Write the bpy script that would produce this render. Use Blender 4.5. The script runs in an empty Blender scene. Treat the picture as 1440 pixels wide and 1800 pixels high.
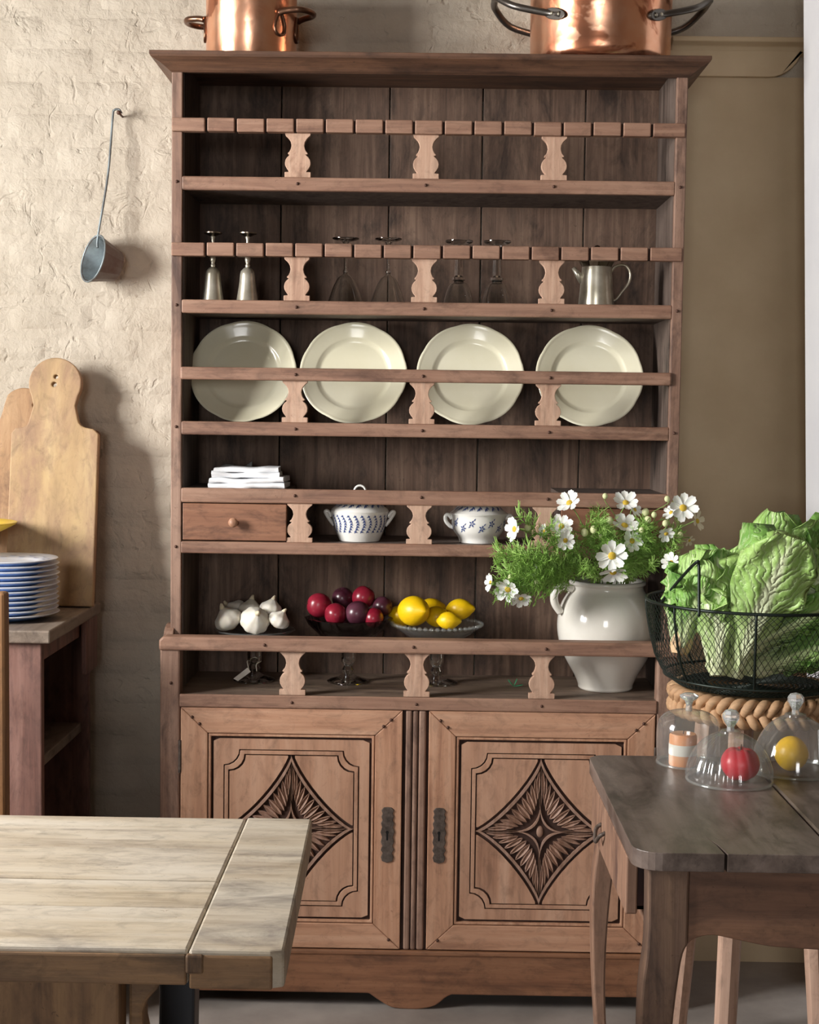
import bpy, bmesh, math, random
from mathutils import Vector, Matrix, noise as mnoise
random.seed(7)
PI = math.pi
scene = bpy.context.scene
COL = scene.collection

# ------------------------------------------------------------------ camera
F, CX, CY = 2600.0, 720.0, 900.0            # focal length and centre in the 1440 x 1800 frame
CAM_LOC = Vector((0, -3.61, 1.455))
_p, _y, _r = math.radians(3.74), math.radians(0.55), math.radians(0.75)
FW = Vector((-math.sin(_y) * math.cos(_p), math.cos(_y) * math.cos(_p), -math.sin(_p)))
_rt = Vector((math.cos(_y), math.sin(_y), 0))
_up = _rt.cross(FW)
RT = math.cos(_r) * _rt + math.sin(_r) * _up
UP = -math.sin(_r) * _rt + math.cos(_r) * _up
camd = bpy.data.cameras.new('camera')
cam = bpy.data.objects.new('camera', camd)
COL.objects.link(cam)
m = Matrix((RT, UP, -FW)).transposed().to_4x4()
m.translation = CAM_LOC
cam.matrix_world = m
camd.sensor_fit = 'HORIZONTAL'
camd.sensor_width = 36.0
camd.lens = 36.0 * F / 1440.0
camd.clip_start = 0.05
scene.camera = cam

# ------------------------------------------------------------------ world, window light, added rear fill, exposure
w = bpy.data.worlds.new('world')
scene.world = w
w.use_nodes = True
w.node_tree.nodes['Background'].inputs[0].default_value = (0.80, 0.88, 1.0, 1)
w.node_tree.nodes['Background'].inputs[1].default_value = 1.0
WIN = dict(x=-2.7, y0=-2.15, y1=-1.05, z0=0.95, z1=3.0)      # window in the left wall
def area(name, loc, target, sx, sy, power, color):
    l = bpy.data.lights.new(name, 'AREA')
    l.shape = 'RECTANGLE'; l.size = sx; l.size_y = sy; l.energy = power; l.color = color
    o = bpy.data.objects.new(name, l)
    COL.objects.link(o)
    o.location = loc
    o.rotation_euler = (Vector(target) - Vector(loc)).to_track_quat('-Z', 'Z').to_euler()
    return o
area('window_daylight', (-2.84, -1.6, 1.975), (0, -1.6, 1.975), 1.1, 2.05, 312, (1.0, 0.97, 0.925))
area('rear_fill_light', (-0.9, -8.42, 1.9), (-0.9, 0, 1.9), 1.6, 1.7, 52, (1.0, 0.98, 0.95))  # frontal fill added behind the camera; no window is known there
scene.view_settings.view_transform = 'Standard'
scene.view_settings.look = 'None'
scene.view_settings.gamma = 1.0
scene.view_settings.use_curve_mapping = False
scene.view_settings.exposure = 0.72

# ------------------------------------------------------------------ pixel helpers
def ray(x, y):
    return FW + RT * ((x - CX) / F) - UP * ((y - CY) / F)
def PY(x, y, Y=0.0):
    d = ray(x, y); return CAM_LOC + d * ((Y - CAM_LOC.y) / d.y)
def PZ(x, y, Z):
    d = ray(x, y); return CAM_LOC + d * ((Z - CAM_LOC.z) / d.z)

# ------------------------------------------------------------------ materials
def lin(c):
    if isinstance(c, str):
        c = [int(c[i:i + 2], 16) / 255 for i in (0, 2, 4)]
    return tuple(v / 12.92 if v <= 0.04045 else ((v + 0.055) / 1.055) ** 2.4 for v in c) + (1.0,)

class NT:
    def __init__(s, name):
        s.m = bpy.data.materials.new(name); s.m.use_nodes = True
        s.n = s.m.node_tree.nodes; s.l = s.m.node_tree.links
        s.b = s.n['Principled BSDF']
    def add(s, t, **k):
        o = s.n.new(t)
        for a, v in k.items(): setattr(o, a, v)
        return o
    def link(s, a, b): s.l.new(a, b)
    def coords(s, scale, rnd=9.0, kind='Object'):
        tc = s.add('ShaderNodeTexCoord')
        out = tc.outputs[kind]
        if rnd:
            oi = s.add('ShaderNodeObjectInfo')
            mu = s.add('ShaderNodeMath', operation='MULTIPLY'); mu.inputs[1].default_value = rnd
            s.link(oi.outputs['Random'], mu.inputs[0])
            va = s.add('ShaderNodeVectorMath', operation='ADD')
            s.link(out, va.inputs[0]); s.link(mu.outputs[0], va.inputs[1])
            out = va.outputs[0]
        mp = s.add('ShaderNodeMapping'); mp.inputs['Scale'].default_value = scale
        s.link(out, mp.inputs[0])
        return mp.outputs[0]
    def noise(s, vec, scale=1.0, detail=5, rough=0.6, dist=0.0):
        n = s.add('ShaderNodeTexNoise')
        n.inputs['Scale'].default_value = scale; n.inputs['Detail'].default_value = detail
        n.inputs['Roughness'].default_value = rough; n.inputs['Distortion'].default_value = dist
        s.link(vec, n.inputs['Vector'])
        return n.outputs[0]
    def ramp(s, fac, stops):
        r = s.add('ShaderNodeValToRGB')
        while len(r.color_ramp.elements) < len(stops): r.color_ramp.elements.new(0.5)
        for e, (p, c) in zip(r.color_ramp.elements, stops):
            e.position = p; e.color = lin(c) if not isinstance(c, (int, float)) else (c, c, c, 1)
        s.link(fac, r.inputs[0])
        return r.outputs[0]
    def mix(s, fac, a, b, mode='MIX'):
        n = s.add('ShaderNodeMix', data_type='RGBA', blend_type=mode)
        for v, i in ((fac, 0), (a, 6), (b, 7)):
            if hasattr(v, 'links'): s.link(v, n.inputs[i])
            else: n.inputs[i].default_value = v
        return n.outputs[2]
    def bump(s, h, strength=0.3, dist=0.01):
        b = s.add('ShaderNodeBump'); b.inputs['Strength'].default_value = strength
        b.inputs['Distance'].default_value = dist
        s.link(h, b.inputs['Height']); s.link(b.outputs[0], s.b.inputs['Normal'])
    def set(s, **k):
        for a, v in k.items(): s.b.inputs[a.replace('_', ' ')].default_value = v
        return s

def wood(name, dark, mid, light, axis='Z', fine=70, rough=0.55, stain=None, stain_amt=(0.52, 0.68), bump=0.25, patch=None):
    t = NT(name)
    sc = {'X': (0.05, 1, 1), 'Y': (1, 0.05, 1), 'Z': (1, 1, 0.05)}[axis]
    v = t.coords(sc)
    g = t.noise(v, fine, 6, 0.65, 0.4)
    col = t.ramp(g, [(0.28, dark), (0.48, mid), (0.72, light)])
    v2 = t.coords(tuple(0.45 if q < 0.5 else 1 for q in sc))
    lo = t.noise(v2, 7, 4, 0.6, 0.3)
    col = t.mix(t.ramp(lo, [(0.35, 0.0), (0.75, 0.55)]), col, lin(patch or light))
    if stain:
        v3 = t.coords(tuple(0.35 if q < 0.5 else 1 for q in sc), 5.0)
        st = t.noise(v3, 11, 6, 0.7, 0.6)
        col = t.mix(t.ramp(st, [(stain_amt[0], 0.0), (stain_amt[1], 0.85)]), col, lin(stain))
    bl = t.noise(t.coords(tuple(0.5 if q < 0.5 else 1 for q in sc), 4.0), 34, 6, 0.7, 0.8)
    col = t.mix(0.85, col, t.ramp(bl, [(0.30, 0.62), (0.50, 0.97), (0.75, 1.0)]), 'MULTIPLY')
    sp = t.noise(t.coords((1, 1, 1), 6.0), 120, 3, 0.6, 1.5)
    col = t.mix(t.ramp(sp, [(0.66, 0.0), (0.72, 0.6)]), col, lin(dark))
    t.link(col, t.b.inputs['Base Color'])
    t.set(Roughness=rough)
    t.bump(g, bump, 0.004)
    return t.m

def plain(name, c, rough=0.5, metal=0.0, c2=None, scale=12, bump=0.0, bscale=60, bdist=0.004, rnd=9.0, coat=0.0, spread=(0.35, 0.65), sub=0.0):
    t = NT(name)
    if c2 or bump:
        v = t.coords((1, 1, 1), rnd)
        if c2:
            n = t.noise(v, scale, 5, 0.6)
            t.link(t.ramp(n, [(spread[0], c), (spread[1], c2)]), t.b.inputs['Base Color'])
        if bump:
            t.bump(t.noise(v, bscale, 4, 0.6), bump, bdist)
    if not c2: t.b.inputs['Base Color'].default_value = lin(c)
    t.set(Roughness=rough, Metallic=metal)
    if coat: t.b.inputs['Coat Weight'].default_value = coat
    if sub:
        t.b.inputs['Subsurface Weight'].default_value = sub
        t.b.inputs['Subsurface Radius'].default_value = (0.02, 0.015, 0.008)
        t.b.inputs['Subsurface Scale'].default_value = 0.3
    return t.m

def thin_glass(name, tint=(0.97, 0.98, 0.975), ior=1.5, rough=0.03, haze=0.0):
    t = NT(name)
    t.n.remove(t.b)
    out = t.n['Material Output']
    tr = t.add('ShaderNodeBsdfTransparent'); tr.inputs[0].default_value = tint + (1,)
    gl = t.add('ShaderNodeBsdfGlossy'); gl.inputs['Roughness'].default_value = rough
    geo = t.add('ShaderNodeNewGeometry')
    mr = t.add('ShaderNodeMapRange'); mr.inputs[3].default_value = ior; mr.inputs[4].default_value = 1 / ior
    t.link(geo.outputs['Backfacing'], mr.inputs[0])
    fr = t.add('ShaderNodeFresnel'); t.link(mr.outputs[0], fr.inputs['IOR'])
    mx = t.add('ShaderNodeMixShader')
    t.link(fr.outputs[0], mx.inputs[0]); t.link(tr.outputs[0], mx.inputs[1]); t.link(gl.outputs[0], mx.inputs[2])
    last = mx.outputs[0]
    if haze:  # white haze coloured into the glass in place of bright reflections
        df = t.add('ShaderNodeBsdfDiffuse'); df.inputs[0].default_value = (0.85, 0.87, 0.88, 1)
        m2 = t.add('ShaderNodeMixShader'); m2.inputs[0].default_value = haze
        t.link(last, m2.inputs[1]); t.link(df.outputs[0], m2.inputs[2]); last = m2.outputs[0]
    t.link(last, out.inputs['Surface'])
    return t.m

def wallmat(name, c1, c2, bump=0.5):
    t = NT(name)
    v = t.coords((1, 1, 1), 0, 'Object')
    geo = t.add('ShaderNodeNewGeometry')
    v = geo.outputs['Position']
    lo = t.noise(v, 6, 5, 0.6)
    hi = t.noise(v, 38, 6, 0.62, 0.3)
    pits = t.noise(v, 17, 3, 0.5, 1.2)
    col = t.ramp(lo, [(0.3, c1), (0.7, c2)])
    t.link(col, t.b.inputs['Base Color'])
    t.set(Roughness=0.75)
    pr = t.ramp(pits, [(0.30, 0.0), (0.40, 1.0)])
    ad = t.add('ShaderNodeMath', operation='MULTIPLY_ADD'); ad.inputs[1].default_value = 0.35
    t.link(pr, ad.inputs[0]); t.link(hi, ad.inputs[2])
    t.bump(ad.outputs[0], bump, 0.008)
    return t.m

M = {}
M['wall'] = wallmat('painted brick', 'C2B8A9', 'B3A898', 0.85)
M['plaster'] = wallmat('smooth plaster', 'CDB898', 'C0AA8A', 0.06)
M['white_wall'] = wallmat('white plaster', 'CFCFD1', 'C8C8CC', 0.05)
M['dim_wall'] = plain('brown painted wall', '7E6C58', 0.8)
M['ceiling'] = plain('ceiling boards', '6E5C4A', 0.8)
M['floor'] = plain('stone floor', 'A39B95', 0.6, c2='8C8580', scale=5, bump=0.15, bscale=25, rnd=0)
M['rail'] = wood('rail wood', '66463A', '8E6A57', 'AA8772', 'X', 60, 0.6, '4A3024', (0.54, 0.74))
M['post'] = wood('post wood', '5E4136', '886857', 'AA8B79', 'Z', 60, 0.6, '44302A', (0.50, 0.70))
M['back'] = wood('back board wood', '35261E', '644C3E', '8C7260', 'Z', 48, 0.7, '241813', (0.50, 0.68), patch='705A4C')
M['inside'] = wood('shaded inner wood', '33261F', '594A42', '75675E', 'Z', 48, 0.7, '1E1410', (0.55, 0.7))  # old dark inner wood; its tone also carries the shade inside the case
M['cornice'] = wood('cornice wood', '2F1F17', '543A2C', '76543F', 'X', 50, 0.55, '1E1410', (0.5, 0.7))
M['shelf_top'] = wood('worn shelf top', '5E4B40', '7C685B', '93816F', 'X', 40, 0.6, '43342B')
M['baluster'] = wood('pale baluster wood', '9A7460', 'BF9A83', 'D2B29C', 'Z', 70, 0.65, '7A4E38', (0.58, 0.75))
M['door_x'] = wood('door rail wood', '8A5F4A', 'BB8C6F', 'CFA68B', 'X', 45, 0.5, '6E4634', (0.56, 0.80), patch='C69C80')
M['door_z'] = wood('door stile wood', '8A5F4A', 'BB8C6F', 'CFA68B', 'Z', 45, 0.5, '6E4634', (0.56, 0.80), patch='C69C80')
M['panel'] = wood('door panel wood', '906852', 'B88C71', 'CBA48B', 'Z', 28, 0.5, '805844', (0.58, 0.82))
M['carve'] = wood('carved wood', '7A5A48', '9E7C68', 'B8988A', 'Z', 60, 0.6)
M['groove'] = plain('dark old groove', '452C22', 0.8, c2='2A1710')
M['plinth'] = wood('plinth wood', '5A3A28', '80563C', '9A6E50', 'X', 40, 0.6, '452B1D', (0.52, 0.7))
M['drawer'] = wood('drawer wood', '643F2D', '875A42', '9E7258', 'X', 50, 0.55, '4A2E22')
M['iron'] = plain('dark iron', '6A5E56', 0.6, 0.4, c2='463C36', scale=80, bump=0.3)
M['nail'] = plain('nail iron', '54392E', 0.6, 0.3)
M['black'] = plain('keyhole black', '070605', 0.9)
M['copper'] = None
def copper(name, spot):
    t = NT(name)
    v = t.coords((1, 1, 1), 3.0)
    n = t.noise(v, 5, 5, 0.6, 0.6)
    base = t.ramp(t.noise(v, 20, 4, 0.6), [(0.3, 'EDAA86'), (0.7, 'F8C4A4')])
    col = t.mix(t.ramp(n, [(spot, 0.0), (spot + 0.03, 0.8)]), base, lin('9C5C40'))  # darker brown spots mixed at random over the copper colour
    t.link(col, t.b.inputs['Base Color'])
    t.set(Metallic=0.92, Roughness=0.26)
    vo = t.add('ShaderNodeTexVoronoi'); vo.inputs['Scale'].default_value = 38
    t.link(v, vo.inputs['Vector'])
    t.bump(vo.outputs['Distance'], 0.12, 0.004)
    return t.m
M['copper'] = copper('hammered copper', 0.64)
M['copper2'] = copper('spotted copper', 0.56)
M['steel_dark'] = plain('aged iron handle', '6B6763', 0.35, 0.9)
M['bronze'] = plain('brass handle', '7A5A48', 0.3, 0.9)
M['tin'] = plain('dull tin', '9AA8AE', 0.5, 0.6, c2='6A6E70', scale=18)
M['rust'] = plain('brown tin', '5C463F', 0.5, 0.4, c2='6F6663', scale=22)
M['silver'] = plain('old silver', 'E2DDCF', 0.28, 0.7, c2='BDB6A2', scale=18)
M['silver_dark'] = plain('tarnished silver', '9A9082', 0.3, 1.0, c2='77685A', scale=30)
def real_glass(name, col=(0.96, 0.98, 0.97), rough=0.02, ior=1.47):
    t = NT(name); t.set(Roughness=rough, IOR=ior)
    t.b.inputs['Transmission Weight'].default_value = 1.0
    t.b.inputs['Base Color'].default_value = col + (1,)
    return t.m
M['glass'] = real_glass('clear glass')
M['glass_dark'] = thin_glass('dark cut glass', (0.42, 0.36, 0.42), 1.9, 0.08)
M['glass_dome'] = thin_glass('dome glass', (0.93, 0.95, 0.94), 2.0, 0.10, 0.07)
M['cream'] = plain('cream earthenware', 'EDE9D2', 0.18, c2='E6E1C6', scale=6, coat=0.3)
M['porcelain'] = plain('white porcelain', 'ECEBE6', 0.15, coat=0.3)
M['crock'] = plain('white stoneware', 'EDEAE2', 0.14, c2='E4E0D6', scale=7, coat=0.4)
M['blue'] = plain('blue print', '3A4E86', 0.3)
M['plate_blue'] = plain('blue glaze', '7FA3DB', 0.25, c2='5E86C8', scale=30)
M['plate_white'] = plain('white glaze', 'E4E9F2', 0.2)
M['yellow_glaze'] = plain('yellow glaze', 'E8C84A', 0.25, c2='DDBB3C')
M['cloth'] = plain('white linen', 'EDEFF3', 0.9, bump=0.3, bscale=50)
M['cloth_grey'] = plain('grey linen', 'B9BABA', 0.9, bump=0.3, bscale=50)
M['board'] = wood('cutting board wood', '866A52', 'AE8E6A', 'C6AC86', 'Z', 14, 0.6, '9A7860', (0.44, 0.66), 0.15, patch='C8AC74')
M['board2'] = wood('old board wood', '7A5A3E', 'A07C58', 'B99670', 'Z', 30, 0.6, '6A4A34')
M['board_dark'] = wood('dark board wood', '4A3324', '6B4C36', '80604A', 'Z', 30, 0.6)
M['cab'] = wood('cupboard wood', '553A34', '7A564C', '937066', 'Z', 36, 0.55, '45302E', (0.5, 0.7))
M['cab_top'] = wood('cupboard top wood', '4E4036', '75665A', '928476', 'Y', 40, 0.55, '3C2E27')
M['cab_in'] = plain('dark red interior', '3E1A14', 0.7, c2='2C120E')
M['chair'] = wood('chair wood', '5C3E2A', '7E5836', '946C46', 'Z', 50, 0.5)
M['pine'] = wood('scrubbed table top', '8E7C66', 'BFB19A', 'D4CCBE', 'X', 20, 0.55, '887F76', (0.54, 0.70), 0.35, patch='D6D1C8')
M['pine_y'] = wood('scrubbed breadboard end', '8E7C66', 'B9AC98', 'CCC4B4', 'X', 20, 0.55, '867E76', (0.50, 0.68), 0.35, patch='CAC4B8')
M['pine_edge'] = wood('worn table edge', '5E4632', '7D6146', 'A07C56', 'X', 30, 0.65, '4A3A2A', (0.48, 0.66), 0.5)
M['trestle'] = wood('trestle wood', '3E2C20', '73553C', '9A7A56', 'Z', 28, 0.65, '2C1E16', (0.46, 0.62), 0.5)
M['navy'] = plain('blue-black leg', '1D2129', 0.4)  # one even blue-black tone for the leg under the left table
M['oak'] = wood('worn oak table top', '453934', '6C5E57', '8C7E77', 'Y', 16, 0.36, '3C312C', (0.46, 0.66), 0.25, patch='82756E')
M['oak_leg'] = wood('old oak frame', '47352A', '6A5244', '8C705A', 'Z', 20, 0.55, '40312A', (0.5, 0.68), 0.35, patch='7E6250')
M['oak_apron'] = wood('old oak apron', '4A3428', '745543', '967056', 'X', 18, 0.5, '43312A', (0.5, 0.70), 0.35, patch='8E6650')
M['oak_side'] = wood('reddish oak side', '5A4234', '80604E', '9A7A66', 'Z', 26, 0.55, '4A3530')
M['beech'] = wood('beech leg', '94745C', 'B59380', 'C8A894', 'Z', 50, 0.5)
M['rush'] = wood('rush braid', '8C6848', 'B48C68', 'CCA882', 'X', 30, 0.7)
M['wire'] = plain('green black wire', '232C28', 0.4, 0.5)
M['garlic'] = plain('garlic skin', 'EFEBE2', 0.55, c2='E2DACB', scale=25, sub=0.2)
M['garlic_root'] = plain('garlic root', 'C9B08A', 0.8)
M['stalk_dry'] = plain('dry stalk', 'DDD0B4', 0.8)
M['lemon'] = plain('lemon peel', 'F6CE16', 0.38, c2='EFBE0C', scale=8, bump=0.25, bscale=130, bdist=0.002)
M['orange'] = plain('yellow orange peel', 'F2BE1E', 0.38, bump=0.25, bscale=130, bdist=0.002)
M['red_fruit'] = plain('red fruit skin', 'D8283A', 0.35, c2='B81C2E')
M['peach'] = plain('peach wax', 'E8965A', 0.5, c2='E0A880', scale=20)
M['paper'] = plain('paper', 'E6E2DA', 0.8)
M['string'] = plain('string', 'CFC8B8', 0.9)
M['petal'] = plain('white petal', 'F3F5F0', 0.6, sub=0.2)
M['petal_old'] = plain('fading petal', 'E6DCC0', 0.7)
M['pollen'] = plain('yellow pollen', 'D2B23E', 0.8)
M['bud'] = plain('pale green bud', 'DCE2AE', 0.6)
M['stem'] = plain('flower stem', '7E9A50', 0.6)
M['frond'] = plain('feathery green', '7DA848', 0.6, c2='A0C468', scale=30)
M['leaf_green'] = plain('bright green leaf', '4FB584', 0.5)
def plum_mat(name, a, b):
    t = NT(name)
    v = t.coords((1, 1, 1))
    t.link(t.ramp(t.noise(v, 22, 4, 0.6), [(0.35, a), (0.68, b)]), t.b.inputs['Base Color'])
    t.set(Roughness=0.28)
    return t.m
M['plum_red'] = plum_mat('red plum skin', '7A1428', '96283A')
M['plum_dark'] = plum_mat('dark plum skin', '3A1420', '5E3644')
def lettuce_mat(name, g1, g2, rib):
    t = NT(name)
    uv = t.add('ShaderNodeUVMap')
    sp = t.add('ShaderNodeSeparateXYZ'); t.link(uv.outputs[0], sp.inputs[0])
    def mth(op, a, b=None, c=None):
        n = t.add('ShaderNodeMath', operation=op)
        for i, q in enumerate((a, b, c)):
            if q is None: continue
            if hasattr(q, 'links'): t.link(q, n.inputs[i])
            else: n.inputs[i].default_value = q
        return n.outputs[0]
    u = mth('ABSOLUTE', mth('MULTIPLY_ADD', sp.outputs[0], 2.0, -1.0))
    vv = sp.outputs[1]
    v = t.coords((1, 1, 1))
    base = t.ramp(t.noise(v, 16, 5, 0.65), [(0.35, g1), (0.68, g2)])
    ph = mth('MULTIPLY_ADD', vv, 11.0, mth('MULTIPLY', u, -4.5))
    nz = t.noise(v, 30, 3, 0.5)
    ph = mth('ADD', ph, mth('MULTIPLY', nz, 3.2))
    vein = mth('POWER', mth('ABSOLUTE', mth('SINE', mth('MULTIPLY', ph, PI))), 0.6)
    veinf = mth('MULTIPLY', mth('SUBTRACT', 1.0, vein), mth('SUBTRACT', 0.62, mth('MULTIPLY', u, 0.45)))
    col = t.mix(veinf, base, lin(rib))
    ribw = mth('MULTIPLY_ADD', vv, -0.44, 0.50)
    ribf = mth('SMOOTH_MIN', 1.0, mth('MAXIMUM', 0.0, mth('MULTIPLY', mth('SUBTRACT', ribw, u), 9.0)), 0.1)
    col = t.mix(ribf, col, lin(rib))
    low = mth('MAXIMUM', 0.0, mth('MULTIPLY_ADD', vv, -2.2, 1.0))
    col = t.mix(mth('MULTIPLY', low, 0.75), col, lin('DDE3B8'))
    t.link(col, t.b.inputs['Base Color'])
    t.set(Roughness=0.45)
    hb = mth('ADD', vein, mth('MULTIPLY', nz, 1.2))
    t.bump(hb, 0.55, 0.006)
    return t.m
M['lettuce'] = lettuce_mat('romaine leaf', '88B555', 'B2D480', 'DFECC0')
M['lettuce_dark'] = lettuce_mat('outer romaine leaf', '5C8E3C', '8ABA5A', 'C4DA9C')
M['butt_pale'] = plain('pale lettuce stem', 'DDE2BC', 0.6, c2='CBD6A2', scale=40)
M['butt'] = plain('cut lettuce stem', 'C9A77E', 0.7, c2='D9BE9A', scale=40)

# ------------------------------------------------------------------ mesh helpers
class MB:
    def __init__(s): s.v = []; s.f = []
    def add(s, vs, fs):
        k = len(s.v); s.v += [tuple(q) for q in vs]; s.f += [tuple(i + k for i in f) for f in fs]; return s
    def box(s, x0, x1, y0, y1, z0, z1):
        return s.add([(x0, y0, z0), (x1, y0, z0), (x1, y1, z0), (x0, y1, z0), (x0, y0, z1), (x1, y0, z1), (x1, y1, z1), (x0, y1, z1)],
                     [(0, 3, 2, 1), (4, 5, 6, 7), (0, 1, 5, 4), (1, 2, 6, 5), (2, 3, 7, 6), (3, 0, 4, 7)])
    def prism(s, pts, a, b, axis='Y'):
        """polygon pts extruded between a and b; axis Y: pts are (x,z); axis X: (y,z); axis Z: (x,y)"""
        def P(p, q): return {'Y': (p[0], q, p[1]), 'X': (q, p[0], p[1]), 'Z': (p[0], p[1], q)}[axis]
        n = len(pts)
        ar = sum(pts[i][0] * pts[(i + 1) % n][1] - pts[(i + 1) % n][0] * pts[i][1] for i in range(n))
        if (ar > 0) == (axis == 'Y'): pass
        vs = [P(p, a) for p in pts] + [P(p, b) for p in pts]
        fs = [tuple(range(n)), tuple(range(2 * n - 1, n - 1, -1))] + [(i, i + n, (i + 1) % n + n, (i + 1) % n) for i in range(n)]
        return s.add(vs, fs)
    def strip(s, low, ztop, y0, y1):
        """board with a shaped lower edge: low is a list of (x,z), straight top at ztop"""
        n = len(low); vs = []
        for x, z in low: vs += [(x, y0, z), (x, y0, ztop), (x, y1, ztop), (x, y1, z)]
        fs = [(i * 4 + k, i * 4 + 4 + k, i * 4 + 4 + (k + 1) % 4, i * 4 + (k + 1) % 4) for i in range(n - 1) for k in range(4)]
        return s.add(vs, fs + [(0, 1, 2, 3), (n * 4 - 1, n * 4 - 2, n * 4 - 3, n * 4 - 4)])
    def ring(s, outer, inner, y0, y1):
        """flat ring between two closed (x,z) loops of equal length, front y0, back y1"""
        n = len(outer)
        vs = [(p[0], y0, p[1]) for p in outer] + [(p[0], y0, p[1]) for p in inner] + [(p[0], y1, p[1]) for p in outer] + [(p[0], y1, p[1]) for p in inner]
        fs = []
        for i in range(n):
            j = (i + 1) % n
            fs += [(i, j, n + j, n + i), (i, 2 * n + i, 2 * n + j, j), (n + i, n + j, 3 * n + j, 3 * n + i)]
        return s.add(vs, fs)
    def lathe(s, prof, n=32, c=(0, 0, 0), rfun=None, close=False):
        """prof: list of (r,z); axis z through c; rfun(theta, r, z)->r"""
        vs = []; fs = []
        for (r, z) in prof:
            for k in range(n):
                a = 2 * PI * k / n
                q = rfun(a, r, z) if rfun else r
                vs.append((c[0] + q * math.cos(a), c[1] + q * math.sin(a), c[2] + z))
        m_ = len(prof)
        for i in range(m_ - 1 + (1 if close else 0)):
            for k in range(n):
                j = (k + 1) % n; i2 = (i + 1) % m_
                fs.append((i * n + k, i * n + j, i2 * n + j, i2 * n + k))
        if not close:
            if prof[0][0] > 1e-6 and prof[0][0] < 0: pass
        return s.add(vs, fs)
    def tube(s, path, r, n=8, cap=True):
        path = [Vector(p) for p in path]
        rs = r if isinstance(r, (list, tuple)) else [r] * len(path)
        vs = []; fs = []
        prev = None
        for i, p in enumerate(path):
            t = (path[min(i + 1, len(path) - 1)] - path[max(i - 1, 0)]).normalized()
            if prev is None:
                a = t.cross(Vector((0, 0, 1)))
                if a.length < 0.1: a = t.cross(Vector((1, 0, 0)))
                a.normalize()
            else:
                a = (prev - t * prev.dot(t)).normalized()
            prev = a
            b = t.cross(a)
            for k in range(n):
                q = 2 * PI * k / n
                vs.append(p + (a * math.cos(q) + b * math.sin(q)) * rs[i])
        for i in range(len(path) - 1):
            for k in range(n):
                j = (k + 1) % n
                fs.append((i * n + k, i * n + j, (i + 1) * n + j, (i + 1) * n + k))
        if cap:
            fs.append(tuple(range(n - 1, -1, -1))); e = (len(path) - 1) * n
            fs.append(tuple(range(e, e + n)))
        return s.add(vs, fs)
    def ball(s, c, r, nu=20, nv=12, M3=None, fun=None):
        vs = []; fs = []
        R3 = r if isinstance(r, (list, tuple)) else (r, r, r)
        for i in range(nv + 1):
            th = PI * i / nv
            for k in range(nu):
                a = 2 * PI * k / nu
                d = Vector((math.sin(th) * math.cos(a), math.sin(th) * math.sin(a), math.cos(th)))
                p = Vector((d.x * R3[0], d.y * R3[1], d.z * R3[2]))
                if fun: p = fun(d, p)
                if M3: p = M3 @ p
                vs.append(p + Vector(c))
        for i in range(nv):
            for k in range(nu):
                j = (k + 1) % nu
                fs.append((i * nu + k, (i + 1) * nu + k, (i + 1) * nu + j, i * nu + j))
        return s.add(vs, fs)
    def xf(s, fn, start=0):
        s.v[start:] = [tuple(fn(Vector(p))) for p in s.v[start:]]; return s
    def build(s, name, mat, parent=None, smooth=False, bevel=0, origin=None, segs=2, mats=None, merge=False, auto=None):
        off = Vector(origin) if origin is not None else (world_loc(parent) if parent else Vector((0, 0, 0)))
        me = bpy.data.meshes.new(name)
        me.from_pydata([tuple(Vector(p) - off) for p in s.v], [], s.f)
        bm = bmesh.new(); bm.from_mesh(me)
        if merge: bmesh.ops.remove_doubles(bm, verts=bm.verts, dist=1e-5)
        bmesh.ops.recalc_face_normals(bm, faces=bm.faces)
        bm.to_mesh(me); bm.free()
        o = link(name, me, mat, parent)
        if origin is not None:
            o.location = off - (world_loc(parent) if parent else Vector((0, 0, 0)))
        if smooth: shade(o, auto)
        if bevel:
            b = o.modifiers.new('bevel', 'BEVEL'); b.width = bevel; b.segments = segs; b.limit_method = 'ANGLE'; b.angle_limit = math.radians(40)
            b.harden_normals = False
        return o

def thick(o, t_=0.0016):
    m_ = o.modifiers.new('thick', 'SOLIDIFY'); m_.thickness = t_; m_.offset = -1
    return o
def shade(o, auto=None):
    o.data.polygons.foreach_set('use_smooth', [True] * len(o.data.polygons))
    if auto:
        bm = bmesh.new(); bm.from_mesh(o.data)
        for e in bm.edges:
            if len(e.link_faces) == 2 and e.calc_face_angle(0) > math.radians(auto): e.smooth = False
        bm.to_mesh(o.data); bm.free()

def world_loc(o):
    v = Vector((0, 0, 0))
    while o: v += Vector(o.location); o = o.parent
    return v
def link(name, me, mat, parent=None):
    o = bpy.data.objects.new(name, me)
    COL.objects.link(o)
    if mat is not None and not me.materials: me.materials.append(M[mat] if isinstance(mat, str) else mat)
    o.parent = parent
    return o
def tag(o, label, cat, group=None):
    o['label'] = label; o['category'] = cat
    if group: o['group'] = group
    return o
def thing(name, label, cat, loc=(0, 0, 0), group=None):
    o = bpy.data.objects.new(name, None); COL.objects.link(o)
    o.location = loc; o.empty_display_size = 0.05
    return tag(o, label, cat, group)
def inst(src, loc, parent=None, name=None, rot=None, scale=None):
    o = src.copy(); COL.objects.link(o)
    o.parent = parent; o.location = loc
    if name: o.name = name
    if rot is not None: o.rotation_euler = rot
    if scale is not None: o.scale = scale
    return o
def struct(o, label=None):
    o['kind'] = 'structure'
    if label: o['label'] = label
    return o
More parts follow.
